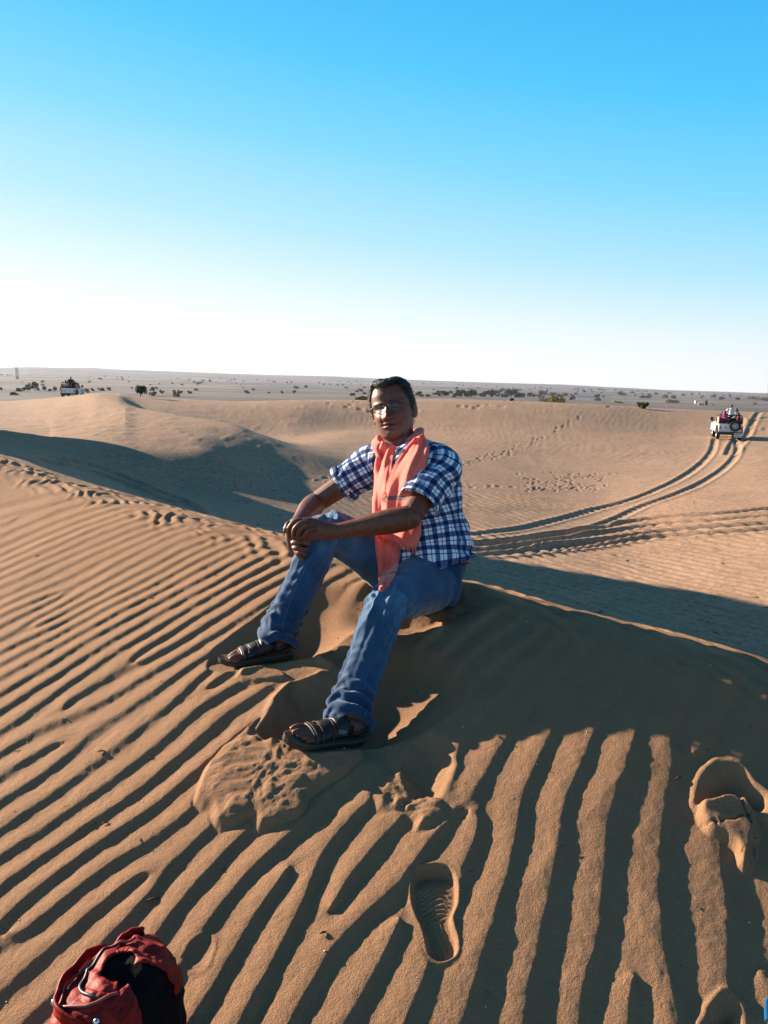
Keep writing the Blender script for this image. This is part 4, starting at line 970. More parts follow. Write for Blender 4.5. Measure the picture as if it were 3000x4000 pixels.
def bagpt(a, e, off=0.0):
    """a: angle round the vertical, e: elevation -pi/2..pi/2"""
    ce = math.copysign(abs(math.cos(e)) ** .62, math.cos(e)); se = math.copysign(abs(math.sin(e)) ** .75, math.sin(e))
    ca = math.copysign(abs(math.cos(a)) ** .72, math.cos(a)); sa = math.copysign(abs(math.sin(a)) ** .72, math.sin(a))
    nx = .118 * ca * ce; ny = .080 * sa * ce; nz = bag_h * se * (1 + .10 * nx / .15)
    n_ = Vector((nx / .15 ** 2, ny / .088 ** 2, nz / bag_h ** 2)).normalized()
    p = Vector((nx, ny, nz))
    wr = .013 * float(mnoise.noise(p * 20)) + .006 * (1 - abs(float(mnoise.noise(Vector((p.x * 30 + 4, p.y * 18, p.z * 40)))) * 2)) + .0015 * float(mnoise.noise(p * 60))
    p = p + n_ * (wr + off); return bc + bu * p.x + bv * p.y + bz * p.z
b_ = MB(); b_.grid([[bagpt(2 * math.pi * k / 90, -math.pi / 2 + math.pi * i / 50) for k in range(90)] for i in range(51)], closed_v=True); underb(b_.build('body', M_BAGSHADE))
def panel(a0, a1, e0, e1, off, name, ma, th=.003, n1=44, n2=34):
    b2 = MB(); b2.grid([[bagpt(a0 + (a1 - a0) * k / n1, e0 + (e1 - e0) * i / n2, off + .003 * float(mnoise.noise(Vector((k * .22, i * .35, a0 * 3))))) for k in range(n1 + 1)] for i in range(n2 + 1)])
    q = underb(b2.build(name, ma)); solidify(q, th); return q
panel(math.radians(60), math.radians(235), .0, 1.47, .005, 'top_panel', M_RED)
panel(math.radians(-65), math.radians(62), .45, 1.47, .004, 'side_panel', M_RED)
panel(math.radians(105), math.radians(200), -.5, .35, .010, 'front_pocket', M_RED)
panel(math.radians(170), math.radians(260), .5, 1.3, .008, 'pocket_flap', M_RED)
for (e, off, a0, a1) in ((1.05, .012, 20, 235), (.42, .012, 50, 225), (.05, .010, 60, 215)):
    b2 = MB(); b2.tube([bagpt(math.radians(a), e + .22 * math.sin(math.radians(a * 2)), off) for a in np.linspace(a0, a1, 40)], .0028, 6); underb(b2.build('piping', M_PIPE))
for off_e in (0,):     # carrying strap arching over the top
    b2 = MB(); rows = []
    for i in range(40):
        t = i / 39; a = math.radians(20 + 190 * t); e = .80 + .10 * math.sin(math.pi * t); p = bagpt(a, e, .010 + .012 * math.sin(math.pi * t) ** 1.2); rows.append([p + bz * z_ + bu * w_ for z_, w_ in ((-.011, -.002), (-.006, .003), (0, .0), (.006, .003), (.011, -.002))])
    b2.grid(rows); q = underb(b2.build('strap', M_RED)); solidify(q, .004)
b2 = MB(); b2.tube([bagpt(math.radians(a), 1.22, .01) for a in np.linspace(40, 200, 40)], .0032, 6); underb(b2.build('zip', M_ZIP))
for a, e in ((95, .80), (120, .62), (150, .30), (165, .10), (190, .55), (205, .95)):
    b2 = MB(); b2.ball(bagpt(math.radians(a), e, .014), (.006, .006, .006), 6); underb(b2.build('rivet', M_METAL))
# blue cloth edge at the lower right corner
v0 = G(3010, 3935, ZT); b2 = MB(); b2.loft([(P(3006, 3895, 1.36), .004, .003), (P(3003, 3915, 1.36), .007, .004), (P(3003, 3950, 1.35), .008, .005), (P(3012, 3990, 1.34), .012, .006)], ir, 12, 4)
tag(b2.build('cloth', solid('bright_blue_cloth', (.01, .09, .20), .9, .1), loc=P(3000, 3950, 1.36)), 'small bright blue edge of cloth at the lower right corner', 'cloth')
# ------------------------------------------------------------------ off-road vehicles with their passengers
M_WHITE = solid('white_paint', (.72, .73, .72), .35, .5); M_TYRE = solid('tyre_rubber', (.018, .018, .018), .9, .2); M_RIM = solid('rim_steel', (.35, .38, .40), .4, .5, .4); M_DARK = solid('dark_trim', (.02, .022, .022), .6, .4)
M_TAIL = solid('tail_lamp_red', (.35, .02, .012), .3, .6); M_PLATE = solid('plate_white', (.7, .7, .68), .5, .3); M_TAN = solid('tan_canvas', (.42, .26, .17), .9, .1); M_SEATV = solid('seat_vinyl', (.03, .025, .03), .7, .3); M_GLASS = solid('dark_glass', (.04, .05, .055), .05, .9)
def Lp(root, name, mb, ma, parent=None, smooth=False):
    o = mb.build(name, ma, smooth=smooth); o.parent = parent or root; return o
def wheel(root, c, r, w_, spare=False):
    b = MB(); prof = [(-w_, r * .62), (-w_, r * .9), (-w_ * .8, r), (w_ * .8, r), (w_, r * .9), (w_, r * .62)]; ax3 = 0 if not spare else 1
    def pt(x, rr, a): return Vector(c) + (Vector((x, rr * math.cos(a), rr * math.sin(a))) if not spare else Vector((rr * math.cos(a), x, rr * math.sin(a))))
    b.grid([[pt(x, rr, 2 * math.pi * k / 24) for k in range(24)] for x, rr in prof], closed_v=True)
    ty = Lp(root, 'spare_wheel' if spare else 'wheel', b, M_TYRE)
    b = MB(); b.grid([[pt(x, rr, 2 * math.pi * k / 24) for k in range(24)] for x, rr in [(-w_ * .9, r * .62), (-w_ * .5, r * .5), (-w_ * .7, r * .2), (-w_ * .7, .001)]], closed_v=True)
    b.grid([[pt(x, rr, 2 * math.pi * k / 24) for k in range(24)] for x, rr in [(w_ * .9, r * .62), (w_ * .5, r * .5), (w_ * .7, r * .2), (w_ * .7, .001)]], closed_v=True)
    Lp(root, 'rim', b, M_RIM, ty)
    b = MB()
    for k in range(8):
        a = 2 * math.pi * k / 8; b.ball(pt(-w_ * .62, r * .38, a), (.03, .03, .03), 4)
    Lp(root, 'rim_hole', b, M_DARK, ty)['kind'] = 'stuff'
def jeep(loc, yaw, label, spare_x=.28, group=None):
    j = empty('off_road_vehicle', loc, label, 'off-road vehicle', None, yaw)
    b = MB()   # tub: sides with wheel arches, floor, tailgate, bonnet, wings
    def side(x):
        out = [(-1.75, .55), (-1.75, 1.12), (-.35, 1.12), (-.30, .98), (.25, .98), (.32, 1.14), (1.0, 1.10), (1.9, 1.02), (1.95, .60)]
        arch = [(1.62, .60)] + [(1.22 + .42 * math.cos(a), .50 + .42 * math.sin(a)) for a in np.linspace(.25, math.pi - .25, 9)] + [(.80, .46), (-.72, .46)] + [(-1.18 + .44 * math.cos(a), .50 + .42 * math.sin(a)) for a in np.linspace(.25, math.pi - .25, 9)] + [(-1.62, .52)]
        return [(x, y, z) for y, z in out + arch]
    for x, s in ((-.74, -1), (.74, 1)):
        a = side(x); c2 = side(x - .04 * s); n_ = len(a); o_ = len(b.v); b.add(a + c2, [tuple(range(n_))[::s], tuple(range(n_, 2 * n_))[::-s]] + [(k, (k + 1) % n_, (k + 1) % n_ + n_, k + n_) for k in range(n_)])
    b.box((0, -1.74, .84), (.72, .03, .28)); b.box((0, .1, .55), (.72, 1.75, .03)); b.box((0, 1.1, 1.09), (.56, .76, .05)); b.box((0, 1.92, .82), (.60, .04, .26)); b.box((0, .34, 1.02), (.70, .04, .16))
    Lp(j, 'body', b, M_WHITE)
    for sx_ in (-1, 1):
        b = MB(); rows = [[(sx_ * x, 1.22 + .50 * math.cos(a), .50 + .50 * math.sin(a)) for x in (.56, .88)] for a in np.linspace(-.1, math.pi + .1, 12)]; b.grid(rows); q = Lp(j, 'wing', b, M_WHITE, smooth=True); solidify(q, .04)
        b = MB(); rows = [[(sx_ * x, -1.18 + .48 * math.cos(a), .50 + .48 * math.sin(a)) for x in (.72, .84)] for a in np.linspace(0, math.pi, 12)]; b.grid(rows); q = Lp(j, 'wheel_arch', b, M_DARK, smooth=True); solidify(q, .03)
        for y in (-1.18, 1.22): wheel(j, (sx_ * .70, y, .37), .37, .11)
        b = MB(); b.box((sx_ * .66, -1.79, .84), (.055, .03, .11)); Lp(j, 'tail_light', b, M_TAIL)
        b = MB(); b.box((sx_ * .55, 1.98, .9), (.09, .03, .09)); Lp(j, 'headlight', b, M_PLATE)
        b = MB(); b.tube([(sx_ * .74, .45, 1.15), (sx_ * .92, .50, 1.25)], .015, 6); b.box((sx_ * .98, .50, 1.32), (.10, .025, .13)); Lp(j, 'mirror', b, M_DARK)
        b = MB(); b.box((sx_ * .5, -.95, 1.0), (.20, .75, .10)); Lp(j, 'bench_seat', b, M_SEATV)
        b = MB(); b.box((sx_ * .36, .0, .95), (.24, .25, .10)); b.box((sx_ * .36, -.24, 1.2), (.24, .06, .28)); Lp(j, 'seat', b, M_SEATV)
        b = MB(); b.box((sx_ * .745, -1.15, 1.30), (.02, .48, .26)); Lp(j, 'canvas_panel', b, M_TAN)
    b = MB()
    for y in (-1.65, -.45):
        b.tube([(-.72, y, 1.1), (-.72, y, 1.62), (-.62, y, 1.72), (.62, y, 1.72), (.72, y, 1.62), (.72, y, 1.1)], .035, 8)
    for x in (-.68, .68): b.tube([(x, -1.65, 1.66), (x, -.45, 1.66), (x, .45, 1.60)], .03, 8)
    Lp(j, 'roll_bar', b, M_DARK, smooth=True)
    b = MB(); b.tube([(-.68, .45, 1.12), (-.66, .36, 1.60), (.66, .36, 1.60), (.68, .45, 1.12)], .035, 8); Lp(j, 'windscreen_frame', b, M_DARK)
    b = MB(); b.box((0, .40, 1.37), (.62, .01, .20)); Lp(j, 'windscreen', b, M_GLASS)
    b = MB(); b.box((0, -1.84, .50), (.78, .06, .07)); Lp(j, 'bumper', b, M_DARK)
    b = MB(); b.box((0, -1.5, .44), (.6, .2, .08)); b.box((0, -.2, .42), (.35, .9, .07)); Lp(j, 'chassis', b, M_DARK)
    b = MB(); b.box((.50, -1.91, .36), (.24, .012, .14)); pl = Lp(j, 'number_plate', b, M_PLATE)
    b = MB()
    for r_ in range(2):
        for k in range(5 + r_): b.box((.50 - .16 + .075 * k, -1.926, .42 - .12 * r_), (.022, .003, .034))
    Lp(j, 'plate_lettering', b, M_DARK, pl)['kind'] = 'stuff'
    wheel(j, (spare_x, -1.90, .98), .36, .10, True)
    b = MB(); b.box((-.30, -1.785, .86), (.035, .015, .07)); Lp(j, 'tailgate_latch', b, M_DARK)
    return j
def local(root, p): p = Vector(p) * root.scale[0]; return Matrix.Translation(root.location) @ Matrix.Rotation(root.rotation_euler[2], 4, 'Z') @ Vector(p)
M_SKINF = solid('far_skin', (.16, .07, .04), .5, .3)
def sitter(root, at, yaw, label, top, legs, hair_long=False, lean=0.0, scarfc=None, group=None, arms='lap', sc=.86):
    """a seated or perched passenger; `at` is the hip point in vehicle coordinates"""
    w_ = local(root, at); o = empty('person', w_, label, 'person', group, root.rotation_euler[2] + yaw); o.scale = (sc,) * 3
    hip = Vector((0, 0, .10)); ch = Vector((0, .05 + lean, .50)); nk = Vector((0, .06 + lean * 1.3, .60)); hd = Vector((0, .09 + lean * 1.4, .74))
    b = MB(); b.ball(hd, (.078, .095, .115), 10); b.tube([nk - Vector((0, 0, .04)), hd - Vector((0, 0, .05))], .05, 10); b.loft([(hip, .12, .08), (ch, .13, .08), (nk, .06, .05)], (1, 0, 0), 12)
    hands = []
    for s in (-1, 1):
        sh = ch + Vector((s * .18, 0, .04))
        if arms == 'lap': el = sh + Vector((s * .07, .06, -.26)); ha = Vector((s * .10, .30, .22))
        else: el = sh + Vector((s * .20, .02, -.22)); ha = sh + Vector((s * .34, .16, -.40))
        b.tube([sh, el, ha], [.045, .038, .028], 8, 3); b.ball(ha, (.035, .045, .03), 5); hands.append((sh, el, ha))
        b.tube([Vector((s * .10, .0, .08)), Vector((s * .13, .40, .10)), Vector((s * .13, .46, -.32)), Vector((s * .13, .58, -.36))], [.07, .05, .04, .035], 8, 3)
    me = remeshed(b, .022, 1, 'person_body'); q = link_mesh(me, 'body', M_SKINF); q.parent = o
    b = MB(); b.loft([(Vector((0, 0, .0)), .175, .135), (hip + Vector((0, 0, .1)), .17, .12), (ch, .20, .12), (ch + Vector((0, .0, .07)), .16, .09), (nk, .065, .06)], (1, 0, 0), 18)
    for sh, el, ha in hands: b.tube([sh - Vector((0, 0, .0)), el, el.lerp(ha, .55)], [.075, .058, .05], 10, 3)
    Lp(o, 'shirt', b, top, smooth=True)
    b = MB(); b.ball(Vector((0, 0, .05)), (.18, .15, .11), 8)
    for s in (-1, 1): b.tube([Vector((s * .09, .0, .06)), Vector((s * .13, .42, .10)), Vector((s * .13, .47, -.28))], [.10, .08, .065], 10, 3)
    Lp(o, 'trousers', b, legs, smooth=True)
    b = MB(); b.ball(hd + Vector((0, -.018, .022)), (.088, .10, .112), 10)
    if hair_long: b.loft([(hd + Vector((0, -.05, .03)), .09, .07), (nk + Vector((0, -.08, .0)), .10, .05), (ch + Vector((0, -.12, -.12)), .08, .03)], (1, 0, 0), 12)
    Lp(o, 'hair', b, M_HAIR, smooth=True)
    if scarfc:
        b = MB(); rows = []
        for i in range(18):
            t = i / 17; rows.append([Vector((-.16 + .5 * t + .03 * math.sin(t * 9 + k), -.16 - .03 * math.sin(k * 1.7 + t * 6), .66 - .50 * t - .06 * k * (1 - t) - .03 * k)) for k in range(9)])
        b.grid(rows); q = Lp(o, 'scarf', b, scarfc, smooth=True); solidify(q, .02)
        b = MB(); b.ball(hd + Vector((0, -.03, .01)), (.10, .11, .13), 9); b.loft([(hd, .1, .1), (ch, .2, .14), (ch - Vector((0, 0, .2)), .19, .14)], (1, 0, 0), 14); Lp(o, 'shawl', b, scarfc, smooth=True)
    return o
M_CW = solid('white_cotton', (.62, .66, .68), .9, .1); M_CD = solid('dark_cotton', (.03, .03, .035), .9, .1); M_CP = solid('pink_shawl', (.38, .07, .17), .8, .2); M_CB = solid('pale_blue_cotton', (.35, .48, .58), .9, .1); M_CG = solid('grey_cotton', (.18, .19, .2), .9, .1); M_CM = solid('maroon_cotton', (.14, .04, .05), .9, .1)
jr = G(2835, 1712, ZT); print('jeep at', jr, (jr - CAM).dot(ax_))
j1 = jeep(jr, -math.radians(13), 'white open off-road vehicle with a spare wheel driving away up fresh tracks')
j1.rotation_euler = (math.radians(1), 0, -math.radians(16)); j1.scale = (.86,) * 3
sitter(j1, (.12, -.62, 1.55), 0, 'man in white shirt perched high at the back of the right vehicle', M_CW, M_CD, arms='out')
sitter(j1, (-.50, -1.10, 1.12), -1.5, 'woman in a pink shawl leaning out of the right vehicle', M_CP, M_CM, scarfc=M_CP, lean=.05)
sitter(j1, (.50, -.80, 1.28), 1.3, 'long haired woman seated on the right of the right vehicle', M_CG, M_CD, hair_long=True)
sitter(j1, (.56, -1.42, 1.0), 1.4, 'passenger in maroon top and pale trousers beside the spare wheel', M_CM, M_CW)
sitter(j1, (-.36, .0, 1.05), 0, 'driver in grey at the wheel of the right vehicle', M_CG, M_CD)
jl = PR(283, 1549, 82); 
j2 = jeep(Vector((jl.x, jl.y, jl.z - .15)), math.radians(8), 'white open off-road vehicle half hidden behind the left dune', spare_x=.0); j2.scale = (.86,) * 3
for o in [o for o in j2.children if o.name.startswith('spare')]:
    for c_ in list(o.children): bpy.data.objects.remove(c_)
    bpy.data.objects.remove(o)
sitter(j2, (.05, -.75, 1.50), 0, 'man in dark clothes perched highest in the left vehicle', M_CD, M_CD, arms='out')
sitter(j2, (-.48, -1.15, 1.12), -1.3, 'passenger in pale blue seated at the left of the left vehicle', M_CB, M_CD)
sitter(j2, (-.22, -.55, 1.2), 0, 'passenger in cream seated behind the pale blue one', solid('cream_cotton', (.5, .42, .3), .9, .1), M_CD)
sitter(j2, (.42, -1.0, 1.1), 1.3, 'passenger in maroon at the right side of the left vehicle', M_CM, M_CD)
# ------------------------------------------------------------------ camels and camp things far right
M_CAMEL = solid('camel_hair', (.20, .10, .055), .95, .1)
def camel(pos, yaw, label):
    b = MB(); b.loft([(Vector((-1.15, 0, .55)), .12, .14), (Vector((-.9, 0, .62)), .36, .36), (Vector((-.4, 0, .72)), .44, .46), (Vector((.0, 0, 1.0)), .36, .55), (Vector((.35, 0, .74)), .42, .46), (Vector((.75, 0, .62)), .33, .36), (Vector((1.0, 0, .58)), .18, .24)], (0, 1, 0), 18)
    b.ball((-.05, 0, 1.42), (.26, .18, .26), 8)
    b.loft([(Vector((.85, 0, .62)), .17, .22), (Vector((1.15, 0, .50)), .12, .16), (Vector((1.42, 0, .72)), .10, .13), (Vector((1.55, 0, 1.15)), .09, .11), (Vector((1.58, 0, 1.5)), .09, .10)], (0, 1, 0), 14)
    b.loft([(Vector((1.46, 0, 1.56)), .08, .09), (Vector((1.62, 0, 1.60)), .11, .12), (Vector((1.82, 0, 1.52)), .075, .08), (Vector((1.98, 0, 1.46)), .06, .06)], (0, 1, 0), 12)
    for s in (-1, 1):
        b.ball((1.5, s * .09, 1.72), (.03, .03, .07), 5); b.tube([(.7, s * .26, .45), (1.15, s * .28, .16), (.72, s * .28, .09), (.62, s * .28, .07)], [.14, .09, .07, .08], 10, 3)
        b.tube([(-.85, s * .26, .5), (-.25, s * .36, .22), (-.8, s * .36, .12), (-.35, s * .34, .07), (-.2, s * .34, .06)], [.2, .12, .08, .06, .07], 10, 3)
    b.tube([(-1.2, 0, .6), (-1.35, 0, .4), (-1.38, 0, .2)], [.04, .03, .02], 6)
    me = remeshed(b, .035, 1, 'camel'); o = link_mesh(me, 'camel', M_CAMEL); o.location = pos; o.rotation_euler = (0, 0, yaw); tag(o, label, 'camel'); return o
def GG(a, b_): return G(a, b_, ZT)
camel(GG(2948, 1580), math.radians(172), 'brown camel couched on the sand, facing left')
camel(GG(3010, 1583), math.radians(160), 'brown camel couched at the right edge of the photo')
M_STONE = solid('pale_sack', (.45, .36, .27), .9, .1, bump=(6, .5, .05))
p_ = GG(2718, 1575); q = PR(2718, 1574, math.hypot(p_.x, p_.y)); Zq = (q - CAM).dot(ax_); u1 = Zq * .256 / F       # metres per photo pixel there
def lump(px, py, w_, h_, name, ma, label, cat, boxy=False):
    g = GG(px, py); u_ = (g - CAM).dot(ax_) * .256 / F; b = MB()
    if boxy:
        b.box((0, 0, h_ * u_ * .5), (w_ * u_ * .5, w_ * u_ * .4, h_ * u_ * .5), taper=.92); b.box((0, 0, h_ * u_ * 1.0), (w_ * u_ * .53, w_ * u_ * .43, h_ * u_ * .05)); b.box((0, -w_ * u_ * .4, h_ * u_ * .45), (w_ * u_ * .3, .03, h_ * u_ * .3))
    else:
        for k in range(7):
            b.ball((rng.uniform(-.35, .35) * w_ * u_, rng.uniform(-.3, .3) * w_ * u_, rng.uniform(.1, .5) * h_ * u_), (w_ * u_ * .25, w_ * u_ * .2, h_ * u_ * rng.uniform(.3, .55)), 6)
    o = b.build(name, ma, smooth=not boxy); o.location = g; tag(o, label, cat)
lump(2718, 1577, 8, 12, 'water_drum', M_CW, 'white drum at the left of the small camp', 'drum', True)
lump(2738, 1582, 26, 12, 'bundle_heap', M_STONE, 'pale heap of bundles in the middle of the small camp', 'heap')
lump(2757, 1583, 10, 17, 'dark_crate', M_DARK, 'dark upright crate at the right of the small camp', 'crate', True)
lump(2785, 1583, 6, 6, 'sack', M_DARK, 'small dark sack lying right of the small camp', 'sack')
g = GG(2290, 1552); u_ = (g - CAM).dot(ax_) * .256 / F; wl = empty('wall', g, 'long low white wall far off behind the dunes', 'wall')
for k in range(9):
    b = MB(); b.box(((k - 4) * 10 * u_, 0, 2.6 * u_), (4.6 * u_, .3, 2.6 * u_)); b.box(((k - 4) * 10 * u_, 0, 5.4 * u_), (4.9 * u_, .4, .35 * u_)); o = b.build('wall_section', M_CW, smooth=False); o.parent = wl
# ------------------------------------------------------------------ vegetation
def leaf_mat(name, a, b_):
    m, t, bs = mat(name); oi = N(t, 'ShaderNodeTexCoord'); n = noise_node(t, 1.3, 3, .7, oi.outputs['Object']); c = rampn(t, n.outputs[0], [(.35, a), (.65, b_)]); t.links.new(c.outputs[0], bs.inputs['Base Color']); bs.inputs['Roughness'].default_value = .9; bs.inputs['Specular IOR Level'].default_value = .1; return m
M_GREEN = leaf_mat('green_leaves', (.022, .035, .012), (.055, .075, .025)); M_BROWN = leaf_mat('dry_twigs', (.045, .025, .018), (.10, .055, .038)); M_YEL = leaf_mat('dry_grass_green', (.13, .12, .04), (.24, .20, .08)); M_BARK = solid('bark', (.05, .035, .025), .9, .1)
def bush_mesh(name, seed, ma, squash=.7, n=420, clumps=9, leaf=.085, up=0):
    r = random.Random(seed); b = MB(); cl = [(r.uniform(-.62, .62), r.uniform(-.62, .62), r.uniform(.15, 1 - .25) * squash, r.uniform(.22, .42)) for _ in range(clumps)]
    for k in range(n):
        c = r.choice(cl); d = Vector((r.gauss(0, 1), r.gauss(0, 1), r.gauss(0, 1))).normalized() * c[3] * r.uniform(.45, 1.05); p = Vector((c[0], c[1], c[2])) + d * (1 if True else 0); p.z = max(p.z, .02)
        s = leaf * r.uniform(.6, 1.5); a = Vector((r.gauss(0, 1), r.gauss(0, 1), r.gauss(0, 1) + up)).normalized() * s; q = a.orthogonal().normalized() * s * (.35 if up else .8)
        b.add([p - a - q, p + a - q * .3, p + a + q, p - a * .6 + q], [(0, 1, 2, 3)])
    for k in range(9):
        c = r.choice(cl); b.tube([Vector((r.uniform(-.08, .08), r.uniform(-.08, .08), -.05)), Vector((c[0] * .5, c[1] * .5, c[2] * .5)), Vector(c[:3])], [.03, .02, .008], 4)
    me = bpy.data.meshes.new(name); me.from_pydata(b.v, [], b.f); me.materials.append(ma); me.update(); return me
BM = {'g': [bush_mesh('green_bush', k, M_GREEN, .95, 560) for k in range(3)], 'b': [bush_mesh('brown_bush', 20 + k, M_BROWN, .8, 380) for k in range(4)], 'y': [bush_mesh('grass_clump', 40 + k, M_YEL, .6, 520, 12, .10, 2.5) for k in range(3)]}
def bush(px, py, hp_, wp_, kind, label, group=None, g=None):
    g = g or GG(px, py); u_ = (g - CAM).dot(ax_) * .256 / F; me = random.choice(BM[kind])
    o = bpy.data.objects.new({'g': 'bush', 'b': 'thorn_bush', 'y': 'desert_grass'}[kind], me); col.objects.link(o); o.location = g; sq = {'g': 1.15, 'b': 1.0, 'y': .8}[kind]
    o.scale = (wp_ * u_ * .55, wp_ * u_ * .55, hp_ * u_ / sq); o.rotation_euler = (0, 0, random.uniform(0, 6.28)); tag(o, label, 'bush' if kind != 'y' else 'grass clump', group); return o
def crown_mesh(seed, n=1300):
    r = random.Random(seed); b = MB(); cl = [(Vector((r.gauss(0, .42), r.gauss(0, .42), r.uniform(.25, .85))), r.uniform(.22, .4)) for _ in range(14)]
    for k in range(n):
        c, rad = r.choice(cl); p = c + Vector((r.gauss(0, 1), r.gauss(0, 1), r.gauss(0, 1))).normalized() * rad * r.uniform(.5, 1.0)
        s = .055 * r.uniform(.6, 1.5); a = Vector((r.gauss(0, 1), r.gauss(0, 1), r.gauss(0, 1))).normalized() * s; q = a.orthogonal().normalized() * s; b.add([p - a, p + q, p + a, p - q], [(0, 1, 2, 3)])
    return b
def tree(px, py, hp_, wp_, label, seed):
    g = GG(px, py); u_ = (g - CAM).dot(ax_) * .256 / F; H = hp_ * u_; W = wp_ * u_ * .5; t = empty('tree', g, label, 'tree')
    b = crown_mesh(seed); b.v = [(p[0] * W * 1.15, p[1] * W * 1.15, H * (.18 + .74 * p[2] / 1.05)) for p in b.v]; o = b.build('crown', M_GREEN, smooth=False); o.parent = t
    b = MB(); b.tube([(0, 0, -.3), (.02 * H, 0, H * .2), (0, .02 * H, H * .45)], [.045 * H, .035 * H, .02 * H], 7); r = random.Random(seed)
    for k in range(5):
        a = r.uniform(0, 6.28); b.tube([(0, 0, H * .22), (math.cos(a) * W * .4, math.sin(a) * W * .4, H * .45), (math.cos(a) * W * .7, math.sin(a) * W * .7, H * .62)], [.022 * H, .014 * H, .006 * H], 5)
    o = b.build('trunk', M_BARK); o.parent = t
tree(548, 1550, 48, 46, 'round green tree standing alone behind the left dune ridge', 1)
tree(1998, 1552, 38, 48, 'dark green tree with short trunk, largest right of the man', 2)
tree(1925, 1550, 30, 44, 'green tree immediately left of the largest right hand tree', 3)
tree(1796, 1550, 30, 46, 'broad green tree, third of the row right of the head', 4)
tree(1841, 1552, 30, 44, 'broad green tree, fourth of the row right of the head', 5)
tree(1727, 1550, 26, 46, 'low spreading tree, nearest the head in the right row', 6)
tree(137, 1526, 38, 34, 'tall green bushy tree left of the left vehicle', 7)
SPEC = [(598,1547,24,28,'b','dark round bush just right of the lone tree'),(632,1537,18,18,'b','small dark bush up and right of the lone tree'),(692,1550,30,32,'b','bare reddish thorn bush near the left dune ridge'),
 (612,1520,12,14,'b','little bush behind the two dark round bushes'),(400,1527,15,24,'b','left one of two bushes above the dune peak'),(424,1525,14,18,'b','right one of two bushes above the dune peak'),
 (383,1523,12,7,'b','thin upright bush left of the pair above the peak'),(115,1524,26,26,'g','green bush at the foot of the tall bushy tree'),(172,1524,22,20,'g','green bush between the bushy tree and left vehicle'),
 (215,1526,20,22,'g','yellow green bush next to the left vehicle'),(240,1528,20,16,'b','brown bush touching the left vehicle from behind'),(78,1529,16,34,'b','low dry bush left of the bushy tree'),(5,1524,14,14,'b','dry bush at the left edge of the photo'),
 (1892,1551,26,24,'b','brown bush between two green trees of the row'),(1636,1545,20,22,'g','dark bush touching the right of the head'),(2037,1552,20,28,'b','brown bush right of the largest tree'),(2073,1550,18,30,'b','second brown bush right of the largest tree'),
 (2118,1568,26,54,'y','left part of pale grass behind the sand rim'),(2173,1572,30,70,'y','broad pale grass clump behind the sand rim'),(2335,1565,14,28,'y','small pale grass clump behind the low mounds'),(2414,1574,12,52,'y','wide low grass on a mound left of lone bush'),
 (2516,1597,32,52,'g','olive bush alone on the sand left of right vehicle'),(2625,1574,16,52,'y','dry grass crowning the mound left of the camp'),(2965,1563,20,60,'y','yellow grass on the dune above the camels'),(1418,1562,16,56,'y','pale green shrub on the rim left of the head'),
 (1995,1566,12,24,'g','low green shrub in front of the largest tree'),(2235,1562,12,24,'b','little brown shrub right of the broad grass')]
for s in SPEC: bush(*s)
for k in range(22):
    px_ = 1640 + k * 27 + random.uniform(-8, 8); q_ = bush(px_, random.uniform(1541, 1553), random.uniform(10, 19), random.uniform(20, 40), random.choice('bbgb'), 'low bush in the thicket round the row of trees', 'bushes in the thicket round the trees'); q_['_px'] = px_
rs = random.Random(77); cnt = 0
for k in range(262):
    px = rs.uniform(-20, 3010); base = np.interp(px, [0, 400, 1500, 2200, 3000], [1462, 1468, 1492, 1515, 1546]); lim = np.interp(px, [0, 300, 420, 650, 1300, 2300, 3000], [1550, 1540, 1518, 1540, 1548, 1552, 1566])
    t = rs.random() ** 1.5; py = base + 2 + (lim - base) * t; g = GG(px, py); r_ = math.hypot(g.x, g.y)
    if r_ < 85 or r_ > 3300: continue
    if 1430 < px < 1640 and py > 1480: continue
    hh = (4.2 + 11 * t) * rs.uniform(.6, 1.35); kind = 'b' if rs.random() < .78 else 'g'
    zones = [(62, 'left of the pylon'), (240, 'right of the pylon'), (400, 'above the left dune peak'), (540, 'left of the lone tree'), (760, 'right of the lone tree'), (1050, 'midway from lone tree to man'), (1440, 'just left of the man'), (1800, 'just right of the man'), (2150, 'behind the row of trees'), (2500, 'right of the row of trees'), (2760, 'left of the right vehicle'), (9999, 'right of the right vehicle')]
    where = next(n_ for x_, n_ in zones if px < x_); depth = 'near' if t > .4 else 'middle' if t > .12 else 'far'
    q_ = bush(px, py, hh, hh * rs.uniform(1.1, 2.0), kind, '%s %s bush on the %s plain, %s' % ('larger' if hh > 9 else 'small' if hh > 5.5 else 'tiny', 'brown' if kind == 'b' else 'green', depth, where), 'bushes scattered over the plain', g); q_['_px'] = px; cnt += 1
ORD = ['first', 'second', 'third', 'fourth', 'fifth', 'sixth', 'seventh', 'eighth', 'ninth', 'tenth', 'eleventh', 'twelfth', 'thirteenth', 'fourteenth', 'fifteenth', 'sixteenth', 'seventeenth', 'eighteenth', 'nineteenth', 'twentieth'] 
ORD += ['twenty-' + o for o in ORD[:9]] + ['thirtieth'] + ['thirty-' + o for o in ORD[:9]]
byl = {}
for o in list(col.objects):
    if '_px' in o.keys(): byl.setdefault(o['label'], []).append(o)
for l, os_ in byl.items():
    os_.sort(key=lambda o: o['_px'])
    for k, o in enumerate(os_):
        if len(os_) > 1: o['label'] = l + ', ' + ORD[k] + ' from left'
        del o['_px']
print('bushes', cnt)
